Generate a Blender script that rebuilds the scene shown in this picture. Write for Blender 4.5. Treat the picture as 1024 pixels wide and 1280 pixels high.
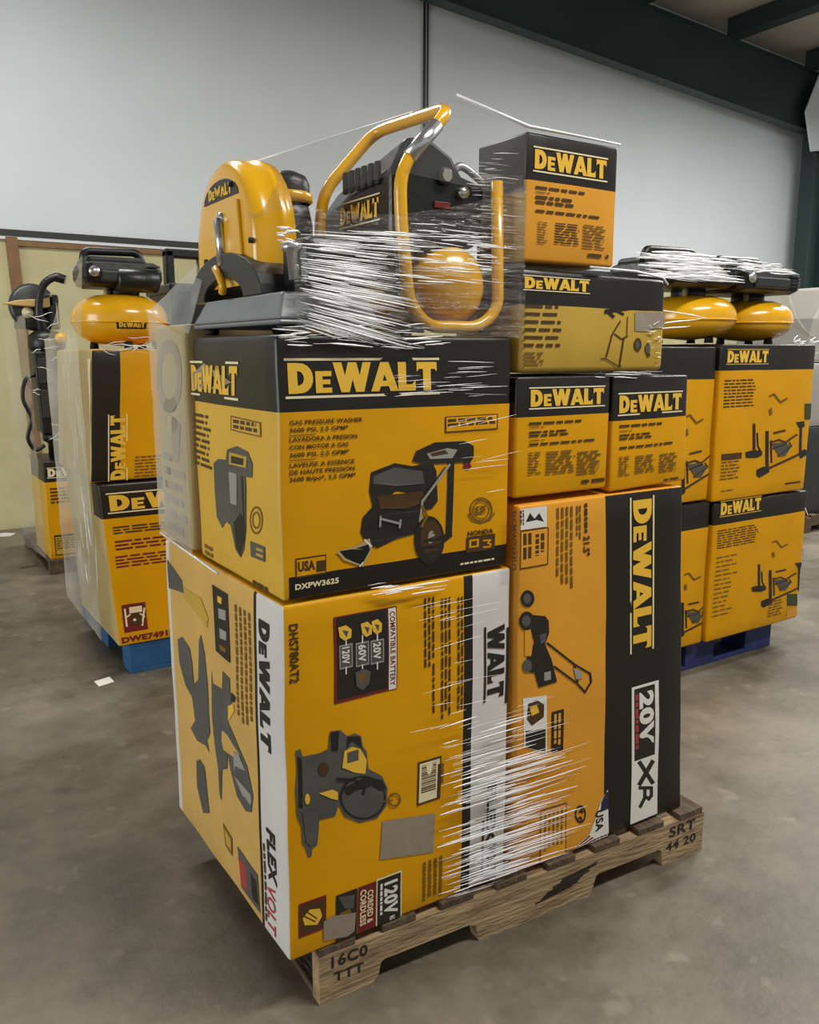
import bpy, bmesh, math, random
from mathutils import Vector, Matrix, noise
from mathutils.geometry import tessellate_polygon
for o in list(bpy.data.objects): bpy.data.objects.remove(o)
random.seed(7)
scn = bpy.context.scene
COL = scn.collection
# ------------------------------------------------------------------ camera
CX, CY, FPX, HC = 512.0, 640.0, 1059.0444, 1.433
VXR, VXL, VY = 2190.0, -180.0, 441.0            # vanishing points of the pallet's two sides, horizon row
def _d(x, y): return Vector(((x-CX)/FPX, -(y-CY)/FPX, 1.0)).normalized()
AX, AY = _d(VXR, VY), _d(VXL, VY)
AZ = Vector((AY.y*AX.z-AY.z*AX.y, AY.z*AX.x-AY.x*AX.z, AY.x*AX.y-AY.y*AX.x)).normalized()
if AZ.y < 0: AZ = -AZ
def c2w(v): return Vector((AX.dot(v), AY.dot(v), AZ.dot(v)))
cd = bpy.data.cameras.new('camera'); cam = bpy.data.objects.new('camera', cd); COL.objects.link(cam)
r_, u_, f_ = c2w(Vector((1,0,0))), c2w(Vector((0,1,0))), c2w(Vector((0,0,1)))
mw = Matrix(((r_.x,u_.x,-f_.x,0),(r_.y,u_.y,-f_.y,0),(r_.z,u_.z,-f_.z,HC),(0,0,0,1)))
cam.matrix_world = mw
cd.sensor_width = 36; cd.lens = FPX/1280*36; cd.clip_end = 100
scn.camera = cam
CAMP = Vector((0,0,HC))
def ray(px, py): return c2w(Vector(((px-CX)/FPX, -(py-CY)/FPX, 1.0)))
def onz(px, py, z): r = ray(px,py); return CAMP + r*((z-HC)/r.z)
def onx(px, py, x): r = ray(px,py); return CAMP + r*(x/r.x)
def ony(px, py, y): r = ray(px,py); return CAMP + r*(y/r.y)
# ------------------------------------------------------------------ light
w = bpy.data.worlds.new('world'); scn.world = w; w.use_nodes = True
bg = w.node_tree.nodes['Background']; bg.inputs[0].default_value = (1.0, 1.0, .985, 1); bg.inputs[1].default_value = .33
def area(name, loc, target, sx, sy, power, col):
    l = bpy.data.lights.new(name, 'AREA'); l.shape = 'RECTANGLE'; l.size = sx; l.size_y = sy; l.energy = power; l.color = col
    o = bpy.data.objects.new(name, l); COL.objects.link(o); o.location = loc
    o.rotation_euler = (Vector(target)-Vector(loc)).to_track_quat('-Z','Y').to_euler(); return o
area('high_bay_light', (8.6, 3.9, 4.5), (8.6, 3.9, 0), 4.0, .6, 235, (1, .985, .955))
area('high_bay_light', (.4, 4.9, 4.7), (.4, 4.9, 0), 2.4, .5, 105, (1, .985, .955))
area('high_bay_light', (2.6, -.3, 4.6), (2.6, -.3, 0), 2.4, .5, 175, (1, .985, .955))
area('high_bay_light', (6.6, 2.0, 4.7), (6.6, 2.0, 0), 2.4, .5, 155, (1, .985, .955))
area('open_door_daylight', (-8.6, 2.6, 2.1), (0, 2.6, 2.0), 4.5, 3.8, 350, (.95, .98, 1))
vs = scn.view_settings; vs.view_transform = 'Standard'; vs.look = 'None'; vs.gamma = 1; vs.use_curve_mapping = False
vs.exposure = 0.30
scn.cycles.transparent_max_bounces = 24
# ------------------------------------------------------------------ materials
def lin(c):
    c = c/255; return c/12.92 if c <= .04045 else ((c+.055)/1.055)**2.4
def rgb(r,g,b): return (lin(r),lin(g),lin(b),1)
MATS = {}
def mat(name, c, rough=.5, metal=0, var=.0, vscale=6, bump=0, bscale=40, spec=.5, c2=None, coat=0, stretch=(1,1,1)):
    if name in MATS: return MATS[name]
    m = bpy.data.materials.new(name); m.use_nodes = True; nt = m.node_tree; b = nt.nodes['Principled BSDF']
    b.inputs['Base Color'].default_value = c; b.inputs['Roughness'].default_value = rough; b.inputs['Metallic'].default_value = metal
    b.inputs['Specular IOR Level'].default_value = spec; b.inputs['Coat Weight'].default_value = coat; b.inputs['Coat Roughness'].default_value = .15
    if var or bump or c2:
        tc = nt.nodes.new('ShaderNodeTexCoord'); mp = nt.nodes.new('ShaderNodeMapping'); mp.inputs['Scale'].default_value = stretch
        nt.links.new(tc.outputs['Object'], mp.inputs[0])
    if var or c2:
        n = nt.nodes.new('ShaderNodeTexNoise'); n.inputs['Scale'].default_value = vscale; n.inputs['Detail'].default_value = 5; n.inputs['Roughness'].default_value = .6
        nt.links.new(mp.outputs[0], n.inputs['Vector'])
        mx = nt.nodes.new('ShaderNodeMix'); mx.data_type = 'RGBA'
        rp = nt.nodes.new('ShaderNodeMapRange'); rp.inputs[1].default_value = .33; rp.inputs[2].default_value = .67
        nt.links.new(n.outputs[0], rp.inputs[0]); nt.links.new(rp.outputs[0], mx.inputs[0])
        e = c2 or tuple(x*(1-var) for x in c[:3])+(1,)
        mx.inputs[6].default_value = c; mx.inputs[7].default_value = e
        nt.links.new(mx.outputs[2], b.inputs['Base Color'])
    if bump:
        n2 = nt.nodes.new('ShaderNodeTexNoise'); n2.inputs['Scale'].default_value = bscale; n2.inputs['Detail'].default_value = 3
        bp = nt.nodes.new('ShaderNodeBump'); bp.inputs['Strength'].default_value = bump; bp.inputs['Distance'].default_value = .02
        nt.links.new(mp.outputs[0], n2.inputs['Vector']); nt.links.new(n2.outputs[0], bp.inputs['Height']); nt.links.new(bp.outputs[0], b.inputs['Normal'])
    MATS[name] = m; return m
yel  = mat('yellow_carton', rgb(222,158,0), .42, spec=.25, var=.10, vscale=5, bump=.12, bscale=7)
yel2 = mat('yellow_carton_lit', rgb(222,176,60), .45, var=.12, vscale=6, bump=.15, bscale=8)  # lit copy of the carton yellow: left-side light and film haze in colour
oran = mat('amber_carton', rgb(224,156,48), .42, spec=.3, var=.10, vscale=5, bump=.12, bscale=7)
oliv = mat('dull_yellow_carton', rgb(196,160,58), .45, var=.14, vscale=6, bump=.15, bscale=8)
blk  = mat('black_print', rgb(28,24,17), .38, var=.25, vscale=6, bump=.12, bscale=8)
wht  = mat('white_print', rgb(214,210,204), .45, var=.08, vscale=6, bump=.10, bscale=8)
tan  = mat('tan_carton', rgb(186,164,112), .55, var=.15, vscale=5, bump=.15, bscale=8)
ink  = mat('black_ink', rgb(34,30,24), .45)
brn  = mat('brown_ink', rgb(74,48,12), .5)
brn2 = mat('faint_ink', rgb(120,86,22), .5)
logoY = mat('logo_yellow', rgb(232,184,56), .45)
cream = mat('cream_ink', rgb(232,218,176), .5)
redi = mat('dark_red_ink', rgb(110,26,26), .5)
redb = mat('red_ink', rgb(176,52,60), .5)
gry  = mat('grey_print', rgb(86,86,80), .45, var=.25, vscale=12)
gry2 = mat('light_grey_print', rgb(150,148,140), .5)
tape = mat('grey_tape', rgb(146,134,116), .5, bump=.2, bscale=20)
paper = mat('white_paper', rgb(222,220,210), .6)
plast = mat('black_plastic', rgb(20,21,21), .38, var=.3, vscale=10, bump=.08, bscale=60)
plast2 = mat('charcoal_plastic', rgb(44,46,46), .4, var=.2, vscale=10)
rubber = mat('black_rubber', rgb(22,22,22), .7)
paint = mat('yellow_enamel', rgb(232,172,18), .25, var=.06, vscale=8, coat=.4)
steel = mat('grey_steel', rgb(132,134,136), .38, metal=.3, var=.12, vscale=12)
chrome = mat('bright_steel', rgb(205,205,205), .25, metal=.9)
wood = mat('pallet_wood', rgb(176,150,114), .8, c2=rgb(124,100,72), vscale=5, bump=.35, bscale=18, stretch=(1.0,6,6))
woodd = mat('dark_pallet_wood', rgb(104,84,62), .85, c2=rgb(60,48,36), vscale=6, bump=.35, bscale=20, stretch=(6,1,6))
bluew = mat('blue_painted_wood', rgb(34,88,136), .6, var=.3, vscale=8, bump=.2, bscale=20)
navyw = mat('navy_painted_wood', rgb(42,52,104), .6, var=.3, vscale=8, bump=.2, bscale=20)
green = mat('dark_green_steel', rgb(36,56,54), .45, var=.2, vscale=1.2)
greend = mat('dark_green_purlin', rgb(26,42,44), .5, var=.2, vscale=1.2)
brownt = mat('brown_wood_trim', rgb(128,96,62), .7, var=.3, vscale=8)
darkt = mat('dark_metal_trim', rgb(40,40,38), .5)
whtw = mat('white_insulation', rgb(206,211,214), .6, var=.05, vscale=1.2, bump=.10, bscale=2)
roofm = mat('roof_insulation', rgb(176,168,154), .7, var=.1, vscale=1, bump=.15, bscale=2)
creamw = mat('cream_painted_wall', rgb(188,180,136), .65, c2=rgb(170,162,122), vscale=2.2, bump=.1, bscale=8)
def floor_mat():
    m = bpy.data.materials.new('stained_concrete'); m.use_nodes = True; nt = m.node_tree; b = nt.nodes['Principled BSDF']
    tc = nt.nodes.new('ShaderNodeTexCoord')
    def nz(s, d, r=.6):
        n = nt.nodes.new('ShaderNodeTexNoise'); n.inputs['Scale'].default_value = s; n.inputs['Detail'].default_value = d; n.inputs['Roughness'].default_value = r
        nt.links.new(tc.outputs['Object'], n.inputs['Vector']); return n
    a, c, d = nz(.8,4), nz(3.5,8,.7), nz(28,4)
    rp = nt.nodes.new('ShaderNodeValToRGB'); e = rp.color_ramp.elements
    e[0].position = .41; e[0].color = rgb(76,70,57); e[1].position = .60; e[1].color = rgb(120,112,96)
    ad = nt.nodes.new('ShaderNodeMath'); ad.operation = 'MULTIPLY_ADD'; ad.inputs[1].default_value = .5
    ml = nt.nodes.new('ShaderNodeMath'); ml.operation = 'MULTIPLY'; ml.inputs[1].default_value = .5
    nt.links.new(a.outputs[0], ml.inputs[0]); nt.links.new(c.outputs[0], ad.inputs[0]); nt.links.new(ml.outputs[0], ad.inputs[2]); nt.links.new(ad.outputs[0], rp.inputs[0])
    # scuffs
    v = nz(9,2,.5); r2 = nt.nodes.new('ShaderNodeValToRGB'); r2.color_ramp.elements[0].position = .64; r2.color_ramp.elements[1].position = .74
    nt.links.new(v.outputs[0], r2.inputs[0])
    mx = nt.nodes.new('ShaderNodeMix'); mx.data_type = 'RGBA'; mx.inputs[7].default_value = rgb(160,152,136)
    sc = nt.nodes.new('ShaderNodeMath'); sc.operation = 'MULTIPLY'; sc.inputs[1].default_value = .28
    nt.links.new(r2.outputs[0], sc.inputs[0]); nt.links.new(sc.outputs[0], mx.inputs[0]); nt.links.new(rp.outputs[0], mx.inputs[6])
    nt.links.new(mx.outputs[2], b.inputs['Base Color'])
    rr = nt.nodes.new('ShaderNodeMapRange'); rr.inputs[3].default_value = .38; rr.inputs[4].default_value = .62
    nt.links.new(c.outputs[0], rr.inputs[0]); nt.links.new(rr.outputs[0], b.inputs['Roughness'])
    bp = nt.nodes.new('ShaderNodeBump'); bp.inputs['Strength'].default_value = .15; bp.inputs['Distance'].default_value = .01
    nt.links.new(d.outputs[0], bp.inputs['Height']); nt.links.new(bp.outputs[0], b.inputs['Normal'])
    return m
def film_mat(name, stretch, strength, milk, bscale=8):
    m = bpy.data.materials.new(name); m.use_nodes = True; nt = m.node_tree; nt.nodes.clear()
    out = nt.nodes.new('ShaderNodeOutputMaterial'); tr = nt.nodes.new('ShaderNodeBsdfTransparent'); tr.inputs[0].default_value = (.95,.95,.94,1)
    gl = nt.nodes.new('ShaderNodeBsdfGlossy'); gl.inputs['Roughness'].default_value = .16; gl.inputs[0].default_value = (1,1,1,1)
    tc = nt.nodes.new('ShaderNodeTexCoord'); mp = nt.nodes.new('ShaderNodeMapping'); mp.inputs['Scale'].default_value = stretch
    n = nt.nodes.new('ShaderNodeTexNoise'); n.inputs['Scale'].default_value = bscale; n.inputs['Detail'].default_value = 4
    bp = nt.nodes.new('ShaderNodeBump'); bp.inputs['Strength'].default_value = strength; bp.inputs['Distance'].default_value = .05
    lw_ = nt.nodes.new('ShaderNodeLayerWeight'); lw_.inputs[0].default_value = .5
    pw = nt.nodes.new('ShaderNodeMath'); pw.operation = 'POWER'; pw.inputs[1].default_value = 3.0; nt.links.new(lw_.outputs['Facing'], pw.inputs[0])
    fr = nt.nodes.new('ShaderNodeMath'); fr.operation = 'MULTIPLY_ADD'; fr.inputs[1].default_value = .5; fr.inputs[2].default_value = .05; nt.links.new(pw.outputs[0], fr.inputs[0])
    nt.links.new(tc.outputs['Object'], mp.inputs[0]); nt.links.new(mp.outputs[0], n.inputs['Vector']); nt.links.new(n.outputs[0], bp.inputs['Height'])
    nt.links.new(bp.outputs[0], gl.inputs['Normal'])
    m1 = nt.nodes.new('ShaderNodeMixShader'); nt.links.new(fr.outputs[0], m1.inputs[0]); nt.links.new(tr.outputs[0], m1.inputs[1]); nt.links.new(gl.outputs[0], m1.inputs[2])
    df = nt.nodes.new('ShaderNodeBsdfDiffuse'); df.inputs[0].default_value = (.72,.71,.66,1); nt.links.new(bp.outputs[0], df.inputs['Normal'])
    m2 = nt.nodes.new('ShaderNodeMixShader')
    mr = nt.nodes.new('ShaderNodeMapRange'); mr.inputs[1].default_value = .35; mr.inputs[2].default_value = .75; mr.inputs[3].default_value = milk*.4; mr.inputs[4].default_value = milk*1.6
    nt.links.new(n.outputs[0], mr.inputs[0]); nt.links.new(mr.outputs[0], m2.inputs[0])
    nt.links.new(m1.outputs[0], m2.inputs[1]); nt.links.new(df.outputs[0], m2.inputs[2]); nt.links.new(m2.outputs[0], out.inputs[0])
    return m
filmT = film_mat('stretch_film_taut', (1,1,1), .06, .035, 3)
filmW = film_mat('stretch_film_wrinkled', (.5,.5,10), .9, .04)
filmH = film_mat('stretch_film_hazy', (1,1,1), .12, .13, 3)
filmM = film_mat('stretch_film_milky', (1,1,1), .12, .26, 3)
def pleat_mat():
    m = bpy.data.materials.new('folded_film_glints'); m.use_nodes = True; nt = m.node_tree; b = nt.nodes['Principled BSDF']
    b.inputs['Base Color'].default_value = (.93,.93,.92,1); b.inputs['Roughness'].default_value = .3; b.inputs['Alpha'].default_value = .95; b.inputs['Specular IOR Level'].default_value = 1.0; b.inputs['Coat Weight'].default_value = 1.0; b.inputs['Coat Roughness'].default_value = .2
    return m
pleatM = pleat_mat()  # near-white, puts the streak highlights of folded film into the colour
# ------------------------------------------------------------------ mesh helpers
def empty(name, loc, label=None, cat=None, group=None, kind=None):
    o = bpy.data.objects.new(name, None); COL.objects.link(o); o.location = loc; o.empty_display_size = .1
    tag(o, label, cat, group, kind); return o
def tag(o, label=None, cat=None, group=None, kind=None):
    if label: o['label'] = label
    if cat: o['category'] = cat
    if group: o['group'] = group
    if kind: o['kind'] = kind
    return o
def rootloc(o):
    v = Vector(o.location)
    while o.parent: o = o.parent; v += Vector(o.location)
    return v
class MB:
    def __init__(s): s.v=[]; s.f=[]; s.m=[]; s.mats=[]; s.sm=[]
    def mi(s, m):
        if m not in s.mats: s.mats.append(m)
        return s.mats.index(m)
    def add(s, vs, fs, m, smooth=False):
        k = len(s.v); s.v += [Vector(p) for p in vs]; i = s.mi(m)
        for f in fs: s.f.append([k+j for j in f]); s.m.append(i); s.sm.append(smooth)
    def box(s, a, b, m, r=0):
        bm = bmesh.new(); bmesh.ops.create_cube(bm, size=1)
        a, b = Vector(a), Vector(b)
        for v in bm.verts: v.co = Vector([(a[i]+b[i])/2 + v.co[i]*abs(b[i]-a[i]) for i in range(3)])
        if r: bmesh.ops.bevel(bm, geom=bm.edges[:], offset=r, segments=2, affect='EDGES', profile=.5)
        bm.verts.index_update(); s.add([v.co.copy() for v in bm.verts], [[v.index for v in f.verts] for f in bm.faces], m, False); bm.free()
    def tube(s, pts, rad, m, n=10, caps=True):
        pts = [Vector(p) for p in pts]; N = len(pts); rings = []
        rads = rad if isinstance(rad, (list,tuple)) else [rad]*N
        t0 = (pts[1]-pts[0]).normalized(); up = Vector((0,0,1)) if abs(t0.z) < .9 else Vector((1,0,0))
        x = t0.cross(up).normalized()
        for i in range(N):
            t = (pts[min(i+1,N-1)]-pts[max(i-1,0)]).normalized()
            x = (x - t*x.dot(t)).normalized(); y = t.cross(x)
            rings.append([pts[i]+(x*math.cos(q)+y*math.sin(q))*rads[i] for q in [2*math.pi*j/n for j in range(n)]])
        vs = [p for r in rings for p in r]; fs = []
        for i in range(N-1):
            for j in range(n): fs.append([i*n+j, i*n+(j+1)%n, (i+1)*n+(j+1)%n, (i+1)*n+j])
        if caps: fs.append(list(range(n))[::-1]); fs.append([(N-1)*n+j for j in range(n)])
        s.add(vs, fs, m, True)
    def lathe(s, prof, c, axis, m, n=28):
        c = Vector(c); ax = Vector(axis).normalized(); up = Vector((0,0,1)) if abs(ax.z) < .9 else Vector((1,0,0))
        x = ax.cross(up).normalized(); y = ax.cross(x); vs = []; fs = []
        for (r, h) in prof:
            for j in range(n):
                q = 2*math.pi*j/n; vs.append(c+ax*h+(x*math.cos(q)+y*math.sin(q))*max(r,1e-4))
        for i in range(len(prof)-1):
            for j in range(n): fs.append([i*n+j, i*n+(j+1)%n, (i+1)*n+(j+1)%n, (i+1)*n+j])
        s.add(vs, fs, m, True)
    def prism(s, poly, fn0, fn1, m):          # poly in 2d; fn0/fn1 lift it to the two end planes
        n = len(poly); vs = [fn0(*p) for p in poly]+[fn1(*p) for p in poly]
        tri = tessellate_polygon([[Vector((p[0],p[1],0)) for p in poly]])
        fs = [list(t) for t in tri]+[[i+n for i in t][::-1] for t in tri]
        for i in range(n): j = (i+1)%n; fs.append([i, j, j+n, i+n])
        s.add(vs, fs, m)
    def build(s, name, parent=None, recalc=True, bevel=0):
        me = bpy.data.meshes.new(name); off = rootloc(parent) if parent else Vector((0,0,0))
        me.from_pydata([tuple(v-off) for v in s.v], [], s.f)
        for mm in s.mats: me.materials.append(mm)
        for p, i, sm in zip(me.polygons, s.m, s.sm): p.material_index = i; p.use_smooth = sm
        if recalc:
            bm = bmesh.new(); bm.from_mesh(me); bmesh.ops.recalc_face_normals(bm, faces=bm.faces[:]); bm.to_mesh(me); bm.free()
        o = bpy.data.objects.new(name, me); COL.objects.link(o); o.parent = parent
        if bevel:
            md = o.modifiers.new('bevel','BEVEL'); md.width = bevel; md.segments = 2; md.limit_method = 'ANGLE'
        return o
def smooth_path(pts, n=6):                    # Catmull-Rom
    P = [Vector(p) for p in pts]; P = [P[0]*2-P[1]]+P+[P[-1]*2-P[-2]]; out = []
    for i in range(1, len(P)-2):
        for k in range(n):
            t = k/n; a,b,c,d = P[i-1],P[i],P[i+1],P[i+2]
            out.append(.5*((2*b)+(c-a)*t+(2*a-5*b+4*c-d)*t*t+(3*b-a-3*c+d)*t**3))
    out.append(P[-2]); return out
def fillet(pts, r, n=6):
    P = [Vector(p) for p in pts]; out = [P[0]]
    for i in range(1, len(P)-1):
        a = (P[i-1]-P[i]); b = (P[i+1]-P[i]); la, lb = a.length, b.length; rr = min(r, la*.45, lb*.45)
        p0, p1 = P[i]+a/la*rr, P[i]+b/lb*rr
        for k in range(n+1):
            t = k/n; out.append(p0*(1-t)**2+P[i]*2*t*(1-t)+p1*t*t)
    out.append(P[-1]); return out
# ------------------------------------------------------------------ lettering
_gc = {}
def glyphs(s, bold=.018):
    if (s,bold) in _gc: return _gc[(s,bold)]
    cu = bpy.data.curves.new('t','FONT'); cu.body = s; cu.size = 1; cu.offset = bold; cu.resolution_u = 3; cu.space_character = 1.08
    o = bpy.data.objects.new('t', cu); COL.objects.link(o)
    dg = bpy.context.evaluated_depsgraph_get(); dg.update(); me = o.evaluated_get(dg).to_mesh()
    vs = [(v.co.x, v.co.y) for v in me.vertices]; fs = [list(p.vertices) for p in me.polygons]
    o.evaluated_get(dg).to_mesh_clear(); bpy.data.objects.remove(o); bpy.data.curves.remove(cu)
    if vs:
        x0 = min(v[0] for v in vs); x1 = max(v[0] for v in vs)
        cap = .70
        vs = [((x-x0)/(x1-x0), y/cap) for x,y in vs]
    _gc[(s,bold)] = (vs, fs); return vs, fs
def R4(x0,y0,x1,y1): return [(x0,y0),(x1,y0),(x1,y1),(x0,y1)]
LET = {}
def _letters():
    d = [R4(0,0,.26,1)]; N = 10                              # D
    for k in range(N):
        a, b = -math.pi/2+math.pi*k/N, -math.pi/2+math.pi*(k+1)/N
        o = lambda t: (.24+.46*max(math.cos(t),0)**.75, .5+.5*math.sin(t)); i = lambda t: (.24+.20*max(math.cos(t),0)**.75, .5+.24*math.sin(t))
        d.append([i(a), o(a), o(b), i(b)])
    LET['D'] = (.72, d)
    LET['e'] = (.46, [R4(0,0,.2,.72), R4(.2,0,.46,.17), R4(.2,.285,.42,.44), R4(.2,.55,.46,.72)])
    W = []
    for x0,x1,y0,y1 in ((0,.22,1,0),(.44,.22,1,0),(.44,.66,1,0),(.88,.66,1,0)):
        W.append([(x0-.0,y0),(x0+.25,y0),(x1+.25,y1),(x1,y1)])
    LET['W'] = (1.13, W)
    LET['A'] = (.86, [[(0,0),(.25,0),(.56,1),(.30,1)], [(.86,0),(.60,0),(.30,1),(.56,1)], R4(.24,.17,.62,.36)])
    LET['L'] = (.56, [R4(0,0,.26,1), [(.26,0),(.56,0),(.56,.36),(.44,.22),(.26,.22)]])
    LET['T'] = (.68, [R4(.21,0,.47,1), [(0,1),(0,.66),(.08,.76),(.6,.76),(.68,.66),(.68,1)]])
_letters()
def logo_polys(word='DeWALT', gap=.045):
    x = 0; out = []
    for ch in word:
        wd, ps = LET[ch]; k = -.05 if ch == 'A' else 0; x += k
        out += [[(p[0]+x, p[1]) for p in q] for q in ps]; x += wd+gap+(-.05 if ch in 'A' else 0)
    W = max(p[0] for q in out for p in q)
    return [[(p[0]/W, p[1]) for p in q] for q in out]
# ------------------------------------------------------------------ cartons
class Carton:
    def __init__(s, name, label, ext, mats, paint_fn, cuts=((),(),()), off=None, bulge=.003, dent=.002, r=.007, cat='box', group=None, seed=0, step=.06):
        s.x0,s.x1,s.y0,s.y1,s.z0,s.z1 = ext; s.L = (s.x1-s.x0, s.y1-s.y0, s.z1-s.z0)
        s.off = off or {}; s.bulge = bulge; s.dent = dent; s.seed = seed
        s.root = empty(name, ((s.x0+s.x1)/2, (s.y0+s.y1)/2, s.z0), label, cat, group)
        mb = MB(); axes = []
        for i in range(3):
            L = s.L[i]; n = max(2, int(L/step)); g = {0, r*.35, r, L-r, L-r*.35, L}|{L*k/n for k in range(1,n)}
            g = sorted(x for x in g if not any(0 < abs(x-c) < r*.3 for c in cuts[i])); g = sorted(set(g)|set(cuts[i])); axes.append(g)
        for ax in range(3):
            u, v = [(1,2),(0,2),(0,1)][ax]
            for side in (0,1):
                GU, GV = axes[u], axes[v]; vs = []; fs = {}
                for b in GV:
                    for a in GU:
                        p = [0,0,0]; p[ax] = s.L[ax]*side; p[u] = a; p[v] = b
                        q = [min(max(p[i], r), s.L[i]-r) for i in range(3)]; d = Vector(p)-Vector(q)
                        if d.length > 1e-9: p = Vector(q)+d.normalized()*r
                        vs.append(s.map(*p))
                face = (('L','R'),('F','B'),('D','T'))[ax][side]
                for j in range(len(GV)-1):
                    for i in range(len(GU)-1):
                        a, b = (GU[i]+GU[i+1])/2, (GV[j]+GV[j+1])/2
                        if face == 'L': a = s.L[1]-a
                        mi = mats[paint_fn(face, a, b)]
                        k = j*len(GU)+i; fs.setdefault(mi, []).append([k, k+1, k+1+len(GU), k+len(GU)])
                for mm, ff in fs.items():
                    used = sorted({i for f in ff for i in f}); rm = {i:n for n,i in enumerate(used)}
                    mb.add([vs[i] for i in used], [[rm[i] for i in f] for f in ff], mm, True)
        o = mb.build('carton', s.root, recalc=False)
        bm = bmesh.new(); bm.from_mesh(o.data); bmesh.ops.remove_doubles(bm, verts=bm.verts[:], dist=1e-5); bmesh.ops.recalc_face_normals(bm, faces=bm.faces[:]); bm.to_mesh(o.data); bm.free()
    def map(s, lx, ly, lz):
        u, v, w = lx/s.L[0], ly/s.L[1], lz/s.L[2]
        p = Vector((s.x0+lx, s.y0+ly, s.z0+lz))
        for (i,j,k), d in s.off.items():
            wt = (u if i else 1-u)*(v if j else 1-v)*(w if k else 1-w); p += Vector(d)*wt
        c = lambda t: max(0, 4*t*(1-t))
        p += Vector(((u-.5)*2*c(v)*c(w), (v-.5)*2*c(u)*c(w), 0 if w < .5 else .3*(w-.5)*2*c(u)*c(v)))*s.bulge
        if s.dent:
            d = noise.noise_vector(Vector((s.x0+lx, s.y0+ly, s.z0+lz))*6+Vector((s.seed*3.1,0,0)))*s.dent; d.z *= .4*min(1,max(0,w*8))*min(1,max(0,(1-w)*8)); p += d
        return p
    def pt(s, face, a, b, o):
        if face == 'F': return s.map(a, -o, b)
        if face == 'L': return s.map(-o, s.L[1]-a, b)
        if face == 'R': return s.map(s.L[0]+o, a, b)
        return s.map(a, b, s.L[2]+o)
    def unpx(s, face, px, py):
        if face == 'F':
            p = ony(px, py, s.y0)
            a, b = p.x-s.x0, p.z-s.z0
            for _ in range(4):                              # undo the corner offsets
                q = s.map(a, 0, b); t = ony(px, py, q.y); a += t.x-q.x; b += t.z-q.z
            return a, b
        p = onx(px, py, s.x0); a, b = s.y1-p.y, p.z-s.z0
        for _ in range(4):
            q = s.map(0, s.L[1]-a, b); t = onx(px, py, q.x); a += q.y-t.y; b += t.z-q.z
        return a, b
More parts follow.
